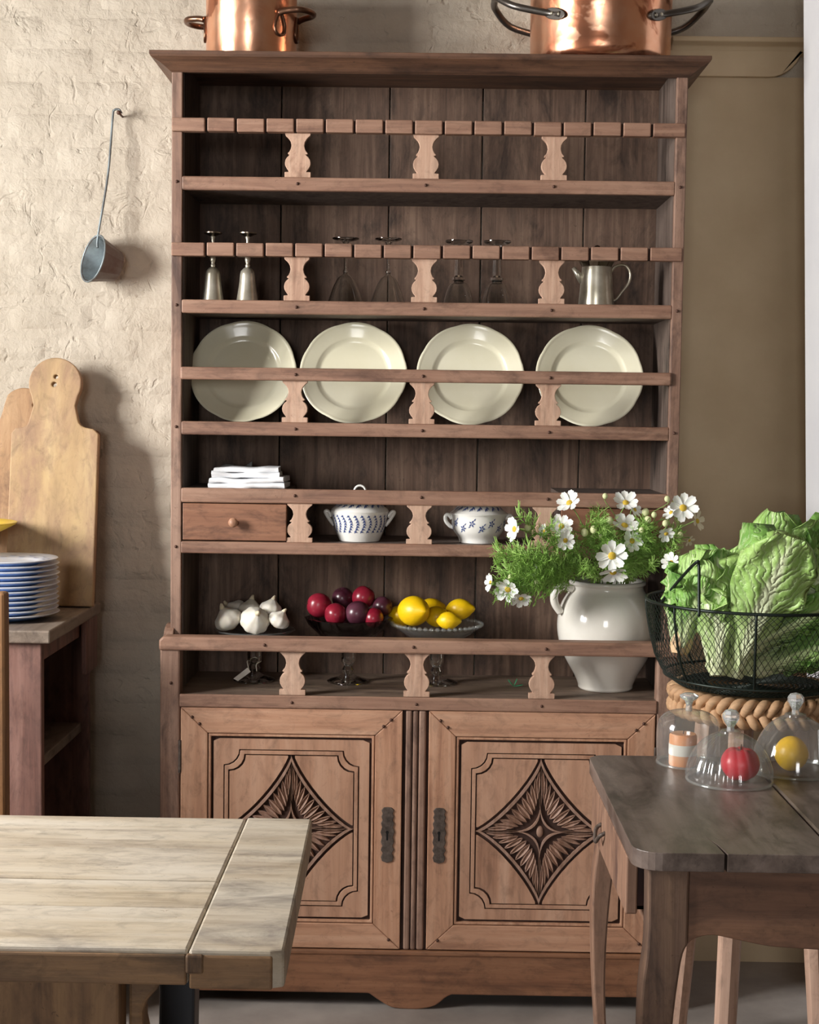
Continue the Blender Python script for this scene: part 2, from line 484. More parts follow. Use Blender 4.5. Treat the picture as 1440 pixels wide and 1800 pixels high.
def smoothpts(ctrl, n=6, closed=False):
    """Catmull-Rom through control points"""
    P = [Vector(c) for c in ctrl]; out = []
    L = len(P)
    for i in range(L if closed else L - 1):
        if closed: p0, p1, p2, p3 = P[(i - 1) % L], P[i], P[(i + 1) % L], P[(i + 2) % L]
        else: p0, p1, p2, p3 = P[max(i - 1, 0)], P[i], P[i + 1], P[min(i + 2, L - 1)]
        for k in range(n):
            t = k / n
            out.append(0.5 * ((2 * p1) + (p2 - p0) * t + (2 * p0 - 5 * p1 + 4 * p2 - p3) * t * t + (3 * p1 - p0 - 3 * p2 + p3) * t ** 3))
    if not closed: out.append(P[-1])
    return out
def sm2(ctrl, n=5):
    return [(p.x, p.y) for p in smoothpts([(a, b, 0) for a, b in ctrl], n)]

# ------------------------------------------------------------------ the room
WALL_Y = 0.30
FY = -8.5
mb = MB().box(-2.9, 4.2, FY, 0.4, -0.1, 0.0)
struct(mb.build('floor', 'floor'), 'grey stone kitchen floor')
struct(MB().box(-2.9, 4.2, FY, 0.4, 4.4, 4.5).build('ceiling', 'ceiling'), 'dark boarded ceiling')
wb = struct(MB().box(-2.9, 4.2, WALL_Y, WALL_Y + 0.1, 0, 4.4).build('wall_back', 'wall'), 'cream painted brick wall behind the dresser')
wl = MB()
W = WIN
wl.box(-2.85, -2.7, FY, W['y0'], 0, 4.4).box(-2.85, -2.7, W['y1'], WALL_Y, 0, 4.4)
wl.box(-2.85, -2.7, W['y0'], W['y1'], 0, W['z0']).box(-2.85, -2.7, W['y0'], W['y1'], W['z1'], 4.4)
struct(wl.build('wall_left', 'dim_wall'), 'cream wall with a window')
wf = MB()
for b in ((-2.85, -1.7, 0, 4.4), (-0.1, 4.1, 0, 4.4), (-1.7, -0.1, 0, 1.05), (-1.7, -0.1, 2.75, 4.4)):  # unseen opening added to go with the rear fill light
    wf.box(b[0], b[1], FY - 0.1, FY, b[2], b[3])
struct(wf.build('wall_front', 'dim_wall'), 'cream wall facing the dresser')
_xb, _xt = PY(1420, 1739, 0.105), PY(1412, 60, 0.105)
_sl = (_xt.x - _xb.x) / (_xt.z - _xb.z)
struct(MB().box(0, 0.30, -0.14, 0.105, 0, 4.4).xf(lambda p: Vector((p.x + _xb.x + _sl * (p.z - _xb.z), p.y, p.z))).build('wall_right', 'white_wall', bevel=0.006), 'white plastered wall end beside the basket')
struct(MB().box(4.1, 4.2, FY, WALL_Y, 0, 4.4).build('wall_far', 'dim_wall'), 'far side wall of the kitchen')
wn = MB()
for t_ in (W['y0'] + 0.03, (W['y0'] + W['y1']) / 2, W['y1'] - 0.03): wn.box(-2.80, -2.75, t_ - 0.03, t_ + 0.03, W['z0'], W['z1'])
for t_ in (W['z0'] + 0.03, W['z0'] + 0.6, W['z0'] + 1.2, W['z1'] - 0.03): wn.box(-2.795, -2.755, W['y0'], W['y1'], t_ - 0.02, t_ + 0.02)
struct(wn.build('window_1', 'white_wall'), 'white window frame in the left wall')

# bricks, painted over: children of the back wall
bl, bh, joint = 0.252, 0.083, 0.009
variants = []
for k in range(7):
    rr = random.Random(k + 40)
    b = MB(); nx, nz = 9, 4
    vs = []
    for j in range(nz + 1):
        for i in range(nx + 1):
            x = (i / nx - 0.5) * (bl - joint); z = (j / nz - 0.5) * (bh - joint)
            edge = i in (0, nx) or j in (0, nz)
            corner = i in (0, nx) and j in (0, nz)
            y = -0.0055 + 0.0035 * mnoise.noise(Vector((x * 14 + k * 5, z * 20, k))) + rr.uniform(-0.0008, 0.0008)
            if edge: y = 0.003
            if corner: y = 0.004
            x += rr.uniform(-0.003, 0.003); z += rr.uniform(-0.0025, 0.0025)
            vs.append((x, y, z))
    fs = [(j * (nx + 1) + i, j * (nx + 1) + i + 1, (j + 1) * (nx + 1) + i + 1, (j + 1) * (nx + 1) + i) for j in range(nz) for i in range(nx)]
    b.add(vs, fs)
    me_o = b.build('brick', 'wall', smooth=True)
    variants.append(me_o)
first = [True] * 7
def put_brick(x, z):
    k = random.randrange(7)
    loc = (x + random.uniform(-0.003, 0.003), WALL_Y + random.uniform(-0.0005, 0.0015), z + random.uniform(-0.002, 0.002))
    rot = (random.uniform(-0.008, 0.008), random.uniform(-0.012, 0.012), random.uniform(-0.008, 0.008))
    if first[k]:
        first[k] = False
        o = variants[k]; o.parent = wb; o.location = loc; o.rotation_euler = rot
    else:
        o = inst(variants[k], loc, wb, 'brick', rot)
for row in range(0, 33):
    z = 0.04 + row * bh
    sh = (row % 2) * bl / 2
    for i in range(-6, 6):
        x = i * bl + sh + 0.02
        if z < 0.35: continue
        if -1.36 < x < -0.55 or (z > 2.26 and -0.6 < x < (1.0 if z > 2.36 else 0.55)): put_brick(x, z)

# moulded ledge and corbel on the wall right of the dresser
a = PY(1185, 62, WALL_Y - 0.05); b_ = PY(1411, 66, WALL_Y - 0.05)
zl = (a.z + b_.z) / 2
lp = [(WALL_Y, zl + 0.005), (WALL_Y - 0.05, zl), (WALL_Y - 0.052, zl - 0.012), (WALL_Y - 0.03, zl - 0.02), (WALL_Y - 0.022, zl - 0.034), (WALL_Y, zl - 0.04)]
led = MB().prism(lp, 0.62, 1.0, 'X').build('trim_1', 'plaster', bevel=0.003)
struct(led, 'cream moulded ledge high on the wall')
c0 = PY(1411, 76, WALL_Y - 0.02); zb = PY(1300, 135, WALL_Y - 0.02).z
xr = c0.x; zt = zl - 0.03
pts = [(0.60, zt), (xr, zt)] + [(xr - 0.085 + 0.085 * math.cos(q), zb + 0.085 * (1 - math.sin(q))) for q in [i * PI / 16 for i in range(1, 9)]] + [(0.60, zb)]
struct(MB().prism(pts, WALL_Y - 0.025, WALL_Y + 0.01).build('trim_2', 'plaster', bevel=0.004), 'plain cream corbel under the ledge')
# smooth plaster skin of the wall on that side
struct(MB().box(0.60, 1.6, WALL_Y - 0.008, WALL_Y + 0.01, 0, zb + 0.002).build('wall_plaster', 'plaster'), 'smooth cream plaster beside the dresser')

# ------------------------------------------------------------------ the dresser
HW = 0.620                                   # half width of the upper case
BACK = 0.265
d = thing('dresser', 'tall brown wooden dresser with plate racks, balusters and two carved doors', 'dresser', (0, 0.1, 0))
SH = [(2.025, 0.033), (1.729, 0.033), (1.434, 0.033), (1.271, 0.036), (1.140, 0.030)]   # shelf top, thickness
for s in (-1, 1):
    x0, x1 = sorted((s * HW, s * (HW - 0.026)))
    MB().box(x0, x1, 0.0, 0.285, 0.765, 2.292).build('side_panel', 'post', d, bevel=0.0025)
    li = s * (HW - 0.026)
    MB().box(*sorted((li, li - s * 0.0025)), 0.016, BACK + 0.004, 0.772, 2.30).build('shade_lining', 'inside', d)  # thin dark board added so the inner side reads as shaded
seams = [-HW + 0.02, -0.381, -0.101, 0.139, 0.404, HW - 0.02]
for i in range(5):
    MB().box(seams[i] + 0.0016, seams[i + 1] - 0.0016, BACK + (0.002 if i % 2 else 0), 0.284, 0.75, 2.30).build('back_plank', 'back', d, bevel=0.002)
for i, (z, th) in enumerate(SH):
    if i == 3:
        for q0, q1 in ((-HW + 0.026, -0.334), (0.332, HW - 0.026)):
            MB().box(q0, q1, 0.016, BACK + 0.006, z - th + 0.003, z - 0.0008).build('drawer_top', 'inside', d)
        MB().box(-HW + 0.024, HW - 0.024, 0.0, 0.018, z - th, z).build('gallery_rail', 'rail', d, bevel=0.004)
        continue
    sh_ = MB().box(-HW + 0.026, HW - 0.026, 0.010, BACK + 0.006, z - th + 0.003, z - 0.0008).build('shelf', 'inside', d)  # shade under the shelf is in this dark wood; only the lip is light
    MB().box(-HW + 0.024, HW - 0.024, 0.0, 0.018, z - th, z).build('shelf_lip', 'rail', sh_, bevel=0.004)
# cornice: mitred crown moulding
cp = [(-0.022, 2.272), (0.0, 2.270), (0.006, 2.274), (0.014, 2.281), (0.026, 2.289), (0.037, 2.295), (0.043, 2.298), (0.046, 2.303), (0.046, 2.311)]
c = MB(); vs = []
for (o_, z) in cp:
    vs += [(-HW - o_, -o_ - 0.004, z), (HW + o_, -o_ - 0.004, z), (HW + o_, 0.288 + min(o_, 0) * 0.1, z), (-HW - o_, 0.288 + min(o_, 0) * 0.1, z)]
fs = []
for i in range(len(cp) - 1):
    for k in range(4):
        j = (k + 1) % 4
        fs.append((i * 4 + k, i * 4 + j, i * 4 + 4 + j, i * 4 + 4 + k))
e = (len(cp) - 1) * 4
fs.append((e, e + 1, e + 2, e + 3))
c.add(vs, fs).build('cornice', 'cornice', d, bevel=0.0012)
MB().box(-HW - 0.03, HW + 0.03, -0.03, 0.286, 2.297, 2.3105).build('top_board', 'cornice', d)
# notched spoon rails with their blocks
for zr in (2.129, 1.833):
    rl = MB().box(-HW + 0.004, HW - 0.008, -0.002, 0.008, zr + 0.002, zr + 0.030).build('spoon_rail', 'groove', d)
    sl = [-HW + 0.002] + [-0.535 + 0.0713 * i for i in range(16)] + [HW - 0.006]
    for i in range(17):
        j = random.uniform(-0.0008, 0.0008)
        MB().box(sl[i] + (0.0028 if i else 0), sl[i + 1] - (0.0028 if i < 16 else 0), -0.014, 0.012, zr + j, zr + 0.032 + j).build('rail_block', 'rail', rl, bevel=0.0025)
# plate rail
MB().box(-HW + 0.024, HW - 0.024, -0.008, 0.010, 1.535, 1.566).build('plate_rail', 'rail', d, bevel=0.004)
# balusters, one silhouette shared by all
prof = [(0, 1.0), (.05, .97), (.09, .82), (.14, .66), (.2, .55), (.28, .5), (.35, .55), (.41, .64), (.45, .78), (.475, .76), (.48, .62), (.50, .66), (.54, .82), (.60, .95), (.67, 1.0), (.74, .97), (.80, .86), (.86, .70), (.875, .70), (.88, 1.02), (1.0, 1.02)]
def baluster_mesh(h, hw, mat):
    P = [(p * hw, h * (1 - t)) for t, p in prof] + [(-p * hw, h * (1 - t)) for t, p in reversed(prof)]
    b = MB().prism(P, -0.008, 0.008)
    return b
proto = None
def balusters(z0, z1, xs, Y, mat='baluster'):
    global proto
    for x in xs:
        if proto is None:
            proto = baluster_mesh(0.105, 0.031, mat).build('baluster', mat, None, bevel=0.0015)
            o = proto; o.parent = d
        else:
            o = inst(proto, (0, 0, 0), d, 'baluster')
        o.location = Vector((x, Y, z0)) - d.location
        o.scale = (1, 1, (z1 - z0) / 0.105)
bx = [-0.3155, -0.006, 0.303]
balusters(2.025, 2.130, bx, 0.012)
balusters(1.729, 1.834, bx, 0.012)
balusters(1.434, 1.536, [-0.318, -0.008, 0.300], 0.012)
balusters(1.140, 1.236, [-0.304, -0.0105, 0.297], 0.013)
balusters(0.773, 0.882, [-0.313, -0.011, 0.292], -0.050)
# small drawers between the two middle shelves
for s in (-1, 1):
    x0, x1 = (-HW + 0.027, -0.336) if s < 0 else (0.334, HW - 0.027)
    dr = MB().box(x0 + 0.002, x1, 0.002, 0.024, 1.143, 1.233).build('drawer', 'drawer', d, bevel=0.002)
    MB().box(x0 + 0.006, x1 - 0.004, 0.024, 0.24, 1.1415, 1.23).build('drawer_box', 'inside', dr)
    xc = (x0 + x1) / 2
    kn = MB().lathe([(0.0, -0.024), (0.008, -0.023), (0.012, -0.017), (0.011, -0.011), (0.006, -0.006), (0.005, 0.004)], 16)
    kn.xf(lambda p: Vector((p.x + xc, p.z + 0.0, p.y + 1.188)))
    kn.build('knob', 'door_z', dr, smooth=True)
# nails and pegs
nailm = MB().lathe([(0.0, -0.0035), (0.003, -0.003), (0.0038, -0.0015), (0.0042, 0.001)], 10).xf(lambda p: Vector((p.x, p.z, p.y))).build('nail', 'nail', None, smooth=True)
npos = [(sx * (HW - 0.013), 0.0, z - 0.014) for z, th in SH[:3] + SH[4:] for sx in (-1, 1)] + [(x, 0.0, z - 0.016) for z, th in SH[:4] for x in bx]
npos += [(x, -0.008, 1.550) for x in bx]
BF = -0.065                                                        # front of the base
npos += [(x, BF - 0.002, 0.757) for x in (-0.313, -0.011, 0.292)] + [(x, BF - 0.006, 0.897) for x in (-0.38, -0.02, 0.30)] + [(-0.607, BF, 0.80), (0.595, BF, 0.80)]
for i, q in enumerate(npos):
    o = nailm if i == 0 else inst(nailm, (0, 0, 0), d, 'nail')
    o.parent = d; o.location = Vector(q) - d.location

# base
BL, BR = -0.634, 0.618
for (x0, x1) in ((BL, -0.585), (0.570, BR)):
    MB().box(x0, x1, BF, BF + 0.045, 0.0, 0.885).build('base_post', 'post', d, bevel=0.005)
    xi0, xi1 = (x0, x0 + 0.024) if x0 < 0 else (x1 - 0.024, x1)
    P = sm2([(BF + 0.04, 0.872), (BF + 0.045, 0.905), (0.0, 0.925), (0.03, 0.932), (0.06, 0.928), (0.085, 0.90), (0.10, 0.84), (0.12, 0.79), (0.16, 0.765)], 4)
    P = [(BF + 0.03, 0.06)] + [(BF + 0.03, 0.872)] + P + [(0.285, 0.765), (0.285, 0.06)]
    MB().prism(P, xi0, xi1, 'X').build('base_side', 'post', d, bevel=0.002)
    MB().box(xi0, xi1, 0.24, 0.285, 0.0, 0.07).build('back_foot', 'post', d)
gr = MB().prism([(BL - 0.002, 0.880), (BR + 0.002, 0.880), (BR + 0.002, 0.905), (BR - 0.008, 0.914), (BL + 0.008, 0.914), (BL - 0.002, 0.905)], BF - 0.006, BF + 0.040)
gr.build('gallery_rail', 'rail', d, bevel=0.005)
MB().box(-0.609, 0.593, BF + 0.002, BACK + 0.005, 0.745, 0.772).build('worktop', 'shelf_top', d, bevel=0.003)
MB().box(-0.586, 0.571, BF - 0.003, BF + 0.003, 0.742, 0.774).build('worktop_edge', 'rail', d, bevel=0.003)
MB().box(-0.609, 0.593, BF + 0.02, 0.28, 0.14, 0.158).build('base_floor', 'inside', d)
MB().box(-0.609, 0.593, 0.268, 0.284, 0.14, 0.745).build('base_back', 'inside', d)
# plinth with lobed bracket
lob = [(BL + 0.004, 0.145), (BR - 0.004, 0.145), (BR - 0.004, 0.038)] + sm2([(0.085, 0.038), (0.070, 0.030), (0.045, 0.010), (0.010, 0.001), (-0.025, 0.000), (-0.062, 0.004), (-0.092, 0.020), (-0.115, 0.036)], 4) + [(-0.120, 0.038), (BL + 0.004, 0.038)]
MB().prism(lob, BF - 0.001, BF + 0.022).build('plinth', 'plinth', d, bevel=0.003)
MB().box(-0.586, 0.571, BF - 0.004, BF + 0.01, 0.134, 0.147).build('plinth_bead', 'plinth', d, bevel=0.004)
# reeded centre stile
cs = MB().box(-0.042, 0.018, BF + 0.008, BF + 0.03, 0.147, 0.742).build('centre_stile', 'groove', d)
for x0, x1 in ((-0.036, -0.021), (-0.0185, -0.0065), (-0.004, 0.013)):
    P = [(x0, 0.148), (x1, 0.148), (x1, 0.741), (x0, 0.741)]
    MB().prism(P, BF + 0.001, BF + 0.012).build('reed', 'post', cs, bevel=0.004)

def qcurve(a, b, p, n=14):
    """concave quarter from (0,b) to (a,0)"""
    out = []
    for i in range(n + 1):
        q = i / n * PI / 2
        out.append((a * math.sin(q) ** (2 / p), b * math.cos(q) ** (2 / p)))
    return out
def full(a, b, p, n=14):
    q = qcurve(a, b, p, n)
    o = []
    o += [(x, z) for x, z in q[:-1]]
    o += [(x, -z) for x, z in reversed(q[1:])]
    o += [(-x, -z) for x, z in q[:-1]]
    o += [(-x, z) for x, z in reversed(q[1:])]
    return o
def notched(hx, hz, r, n=5):
    """rectangle with scooped corners, closed loop starting at top middle going clockwise"""
    q = [(0, hz), (hx * 0.5, hz), (hx - r, hz)] + [(hx - r * math.cos(t), hz - r * math.sin(t)) for t in [PI / 2 * i / n for i in range(1, n)]]
    q = [(0, hz), (hx * 0.5, hz), (hx - r, hz)]
    for i in range(1, n):
        t = PI / 2 * i / n
        q.append((hx - r * math.cos(t), hz - r * math.sin(t)))
    q += [(hx, hz - r), (hx, hz * 0.4), (hx, 0)]
    o = q[:-1] + [(x, -z) for x, z in reversed(q)][:-1] + [(-x, -z) for x, z in q][:-1] + [(-x, z) for x, z in reversed(q)][:-1]
    return o
def almond(mb, base, tip, wid, y0, y1):
    """raised carved leaf with a hollow mid line, in the xz plane"""
    b = Vector((base[0], base[1])); t = Vector((tip[0], tip[1]))
    dr_ = t - b; L = dr_.length
    if L < 1e-4: return
    dr_.normalize(); nn = Vector((-dr_.y, dr_.x))
    K = 6; rows = []
    for i in range(K + 1):
        s = i / K
        wv = wid * 0.5 * (math.sin(PI * s ** 0.8) ** 0.8 if 0 < s < 1 else 0.0) + 0.0006
        cc = b + dr_ * (L * s)
        h = y0 if 0 < i < K else (y0 + y1) / 2
        hm = (y0 * 0.45 + y1 * 0.55)
        rows.append([(cc - nn * wv, y1), (cc - nn * wv * 0.6, h), (cc, hm), (cc + nn * wv * 0.6, h), (cc + nn * wv, y1)])
    vs = [(p.x, y, p.y) for r_ in rows for p, y in r_]
    fs = [(i * 5 + k, i * 5 + k + 1, i * 5 + 5 + k + 1, i * 5 + 5 + k) for i in range(K) for k in range(4)]
    mb.add(vs, fs)

def make_door(x0, x1, hinge):
    z0, z1 = 0.150, 0.741
    fw, fh = 0.066, 0.062
    Yf, Yb = BF - 0.001, BF + 0.022
    dr = MB().box(x0 + 0.01, x1 - 0.01, BF + 0.010, BF + 0.02, z0 + 0.01, z1 - 0.01).build('door', 'groove', d)
    g = 0.0006
    MB().prism([(x0, z0), (x0 + fw, z0 + fh + g), (x0 + fw, z1 - fh - g), (x0, z1)], Yf, Yb).build('stile', 'door_z', dr, bevel=0.002)
    MB().prism([(x1, z0), (x1 - fw, z0 + fh + g), (x1 - fw, z1 - fh - g), (x1, z1)], Yf, Yb).build('stile', 'door_z', dr, bevel=0.002)
    MB().prism([(x0 + g, z0), (x1 - g, z0), (x1 - fw, z0 + fh), (x0 + fw, z0 + fh)], Yf, Yb).build('frame_rail', 'door_x', dr, bevel=0.002)
    MB().prism([(x0 + g, z1), (x1 - g, z1), (x1 - fw, z1 - fh), (x0 + fw, z1 - fh)], Yf, Yb).build('frame_rail', 'door_x', dr, bevel=0.002)
    ix0, ix1, iz0, iz1 = x0 + fw, x1 - fw, z0 + fh, z1 - fh
    # bead moulding inside the frame
    def rect(e): return [(ix0 + e, iz0 + e), (ix1 - e, iz0 + e), (ix1 - e, iz1 - e), (ix0 + e, iz1 - e)]
    MB().ring(rect(0.0015), rect(0.008), BF + 0.001, BF + 0.012).build('bead', 'door_z', dr, bevel=0.002)
    cx, cz = (ix0 + ix1) / 2, (iz0 + iz1) / 2
    hx, hz = (ix1 - ix0) / 2 - 0.014, (iz1 - iz0) / 2 - 0.014
    yf, yg = BF + 0.0045, BF + 0.0105
    def T(L): return [(cx + x, cz + z) for x, z in L]
    bx_, bz_ = hx - 0.024, hz - 0.026
    R = 0.038
    n1 = notched(bx_, bz_, R)
    # outer field: ring from rectangle to notched outline
    def rectlike(L):
        o = []
        for (x, z) in L:
            k = max(abs(x) / bx_, abs(z) / bz_)
            o.append((max(-hx, min(hx, x / k * hx / bx_)), max(-hz, min(hz, z / k * hz / bz_))))
        return o
    MB().ring(T(rectlike(n1)), T(n1), yf, yg).build('panel_field', 'panel', dr)
    sb = 0.0028
    n2 = notched(bx_ - sb, bz_ - sb, R)
    n3 = notched(bx_ - sb - 0.009, bz_ - sb - 0.009, R + 0.001)
    MB().ring(T(n2), T(n3), yf - 0.0008, yg).build('panel_band', 'panel', dr, bevel=0.001)
    hx4, hz4 = bx_ - 2 * sb - 0.009, bz_ - 2 * sb - 0.009
    A, B, pw = hx4 + 0.001, hz4 + 0.001, 0.80
    for sx in (-1, 1):
        for sz in (-1, 1):
            arc = qcurve(A, B, pw, 14)
            arc = [(x + 0.0050, z + 0.0055) for x, z in arc]
            arc = [(x, z) for x, z in arc if x < hx4 - 0.0005 and z < hz4 - 0.0005]
            r4 = R + 0.002
            cor = [(hx4, arc[-1][1]), (hx4, hz4 - r4)] + [(hx4 - r4 * math.sin(t), hz4 - r4 * math.cos(t)) for t in [PI / 2 * i / 5 for i in range(1, 5)]] + [(hx4 - r4, hz4), (arc[0][0], hz4)]
            P = [(cx + sx * x, cz + sz * z) for x, z in arc + cor]
            MB().prism(P, yf, yg).build('corner_field', 'panel', dr)
    o1 = full(A, B, pw); o2 = full(A - 0.011, B - 0.013, pw)
    carve = MB()
    carve.ring(T(o1), T(o2), yf - 0.001, yg)
    # star and centre boss
    s1 = full(A * 0.42, B * 0.38, 0.52); s2 = full(A * 0.42 - 0.011, B * 0.38 - 0.012, 0.50)
    carve.ring(T(s1), T(s2), yf - 0.001, yg)
    carve.ball((cx, yg, cz), (0.0085, 0.006, 0.015), 12, 8)
    # leaves
    for sx in (-1, 1):
        for sz in (-1, 1):
            tipc = qcurve(A - 0.014, B - 0.016, pw, 60); basc = qcurve(A * 0.62, B * 0.60, 0.44, 60)
            def along(cv, f_):
                ds = [0.0]
                for a1, a2 in zip(cv, cv[1:]): ds.append(ds[-1] + math.hypot(a2[0] - a1[0], a2[1] - a1[1]))
                t_ = f_ * ds[-1]
                for k in range(len(cv) - 1):
                    if ds[k + 1] >= t_:
                        g_ = (t_ - ds[k]) / max(ds[k + 1] - ds[k], 1e-9)
                        return (cv[k][0] + (cv[k + 1][0] - cv[k][0]) * g_, cv[k][1] + (cv[k + 1][1] - cv[k][1]) * g_)
                return cv[-1]
            NL = 11
            for k in range(NL):
                u_ = (k + 0.5) / NL * 2 - 1
                tp = along(tipc, 0.5 + 0.5 * u_ * 0.97); bp_ = along(basc, 0.5 + 0.5 * u_ * 0.74)
                bp_ = (bp_[0] + 0.0065, bp_[1] + 0.0065)
                almond(carve, (cx + sx * bp_[0], cz + sz * bp_[1]), (cx + sx * tp[0], cz + sz * tp[1]), 0.0180 * (1 - 0.45 * abs(u_)), yf - 0.002, yg)
            almond(carve, (cx, cz + sz * B * 0.30), (cx, cz + sz * B * 0.93), 0.008, yf - 0.0015, yg)
            almond(carve, (cx + sx * A * 0.30, cz), (cx + sx * A * 0.93, cz), 0.008, yf - 0.0015, yg)
    carve.build('carving', 'carve', dr, smooth=True, auto=50)
    # pegs at the mitres
    for sx, xx in ((1, x0), (-1, x1)):
        for (ax_, az) in ((0.028, 0.026), (0.046, 0.044)):
            for zz, sz in ((z1, -1), (z0, 1)):
                if sz > 0 and ax_ > 0.04: continue
                o = inst(nailm, Vector((xx + sx * ax_, Yf, zz + sz * az * 0.9)) - world_loc(dr), dr, 'peg')
    # hinges
    for zz in (0.62, 0.27):
        MB().tube([(hinge, BF + 0.001, zz - 0.04), (hinge, BF + 0.001, zz + 0.04)], 0.0045, 8).build('hinge', 'iron', dr, smooth=True, auto=50)
    # iron escutcheon with keyhole
    ex = x1 - 0.034 if hinge < 0.5 * (x0 + x1) else x0 + 0.028
    ez = PY(683, 1468, BF).z
    half = [(0.0, 0.070), (0.010, 0.069), (0.016, 0.062), (0.013, 0.054), (0.016, 0.046), (0.013, 0.038), (0.017, 0.030), (0.014, 0.020), (0.018, 0.008), (0.014, -0.004), (0.017, -0.016), (0.013, -0.026), (0.017, -0.036), (0.012, -0.044), (0.016, -0.054), (0.013, -0.064), (0.0, -0.068)]
    P = [(ex + x, ez + z) for x, z in half] + [(ex - x * 0.92, ez + z) for x, z in reversed(half[1:-1])]
    MB().prism(P, Yf - 0.003, Yf + 0.001).build('escutcheon', 'iron', dr, bevel=0.0012)
    kp = [(ex - 0.0022, ez - 0.012), (ex + 0.0022, ez - 0.012), (ex + 0.0022, ez + 0.004), (ex + 0.004, ez + 0.008), (ex + 0.0022, ez + 0.012), (ex - 0.0022, ez + 0.012), (ex - 0.004, ez + 0.008), (ex - 0.0022, ez + 0.004)]
    MB().prism(kp, Yf - 0.0034, Yf - 0.001).build('keyhole', 'black', dr)
make_door(-0.583, -0.044, -0.585)
make_door(0.020, 0.568, 0.570)

# ------------------------------------------------------------------ copper pots on the cornice
TOPZ = 2.311
def ground(px, py, z): return PZ(px, py, z)
p = PY(442, 88, 0.11)
cp1 = thing('copper_pot', 'small hammered copper pot with brass loop handles on top of dresser', 'pot', (p.x, 0.11, TOPZ))
r = 0.111
MB().lathe([(0.0, 0.0), (r - 0.008, 0.0), (r - 0.001, 0.005), (r, 0.012), (r + 0.001, 0.19), (r + 0.005, 0.194), (r + 0.004, 0.197), (r - 0.003, 0.196), (r - 0.004, 0.012), (0, 0.008)], 64, cp1.location).build('body', 'copper', cp1, smooth=True, auto=50)
for s in (-1, 1):
    h = MB()
    zc = 0.108
    cyy = -0.035 if s > 0 else 0.0
    loop = [(r - 0.004, -0.045, zc), (r + 0.012, -0.042, zc + 0.004), (r + 0.045, -0.032, zc + 0.006), (r + 0.058, 0.0, zc + 0.006), (r + 0.045, 0.032, zc + 0.006), (r + 0.012, 0.042, zc + 0.004), (r - 0.004, 0.045, zc)]
    ang = -0.45 if s > 0 else 0.25
    pth = []
    for q in smoothpts(loop, 6):
        v = Vector((s * q.x, q.y, q.z)); v.rotate(Matrix.Rotation(ang * (1 if s > 0 else -1) * 1.0, 3, 'Z'))
        pth.append(v + cp1.location)
    hd = MB().tube(pth, 0.0075, 10).build('handle', 'bronze', cp1, smooth=True)
    # tear-drop bracket below the handle root
    for yy in (-0.042, 0.042):
        a0 = math.atan2(yy, math.sqrt(max(r * r - yy * yy, 1e-6)))
        lp = []
        for q in range(17):
            t = 2 * PI * q / 16
            da = 0.20 * math.sin(t) * (0.6 - 0.4 * math.cos(t)); zz = zc - 0.022 + 0.030 * math.cos(t)
            aa = a0 * 0.9 + da
            v = Vector((s * (r + 0.003) * math.cos(aa), (r + 0.003) * math.sin(aa), zz)); v.rotate(Matrix.Rotation(ang * (1 if s > 0 else -1), 3, 'Z'))
            lp.append(v + cp1.location)
        MB().tube(lp, 0.0035, 6).build('bracket', 'bronze', hd, smooth=True)
p = PY(1055, 88, 0.112)
cp2 = thing('copper_pot', 'large spotted copper pot with riveted iron handles on top of dresser', 'pot', (p.x, 0.112, TOPZ))
r = 0.172
MB().lathe([(0.0, 0.0), (r - 0.016, 0.0), (r - 0.006, 0.005), (r - 0.001, 0.02), (r, 0.04), (r + 0.002, 0.20), (r + 0.006, 0.205), (r + 0.004, 0.208), (r - 0.003, 0.206), (r - 0.004, 0.03), (0, 0.01)], 72, cp2.location).build('body', 'copper2', cp2, smooth=True, auto=50)
for s in (-1, 1):
    pts_ = []
    for yy in (-1, 1):
        a0 = math.radians(46) * yy
        # plate with rivets on the body
        qa = []
        for t in range(7):
            aa = a0 - yy * 0.02 + yy * (-0.06 + 0.02 * t); qa.append(aa)
        v0 = Vector((s * (r + 0.004) * math.cos(a0 + yy * 0.10), (r + 0.004) * math.sin(a0 + yy * 0.10), 0.098))
        v1 = Vector((s * (r + 0.004) * math.cos(a0 - yy * 0.12), (r + 0.004) * math.sin(a0 - yy * 0.12), 0.108))
        pts_.append((v0, v1, yy))
    a_, b_2 = pts_
    path = [a_[0], a_[1], Vector((s * (r + 0.045), a_[1].y * 0.85, 0.128)), Vector((s * (r + 0.085), a_[1].y * 0.45, 0.158)), Vector((s * (r + 0.09), 0, 0.164)), Vector((s * (r + 0.085), b_2[1].y * 0.45, 0.158)), Vector((s * (r + 0.045), b_2[1].y * 0.85, 0.128)), b_2[1], b_2[0]]
    hd = MB().tube([q + cp2.location for q in smoothpts(path, 5)], 0.0085, 10).build('handle', 'steel_dark', cp2, smooth=True)
    for v0, v1, yy in pts_:
        pl = MB()
        mid = (v0 + v1) / 2; out = Vector((mid.x, mid.y, 0)).normalized(); al = (v1 - v0).normalized(); up_ = out.cross(al)
        vs = []
        for k in range(16):
            t = 2 * PI * k / 16
            q = mid + al * 0.034 * math.cos(t) + up_ * 0.014 * math.sin(t)
            vs.append(q)
        Pv = [q + out * 0.004 + cp2.location for q in vs] + [q - out * 0.006 + cp2.location for q in vs]
        pl.add(Pv, [tuple(range(16)), tuple(range(31, 15, -1))] + [(i, i + 16, (i + 1) % 16 + 16, (i + 1) % 16) for i in range(16)])
        pl.build('rivet_plate', 'steel_dark', hd, bevel=0.0015)
        rv = MB()
        for t in (-0.016, 0.006):
            rv.ball(mid + al * t + out * 0.0045 + cp2.location, 0.0045, 10, 6)
        rv.build('rivets', 'silver', hd, smooth=True)

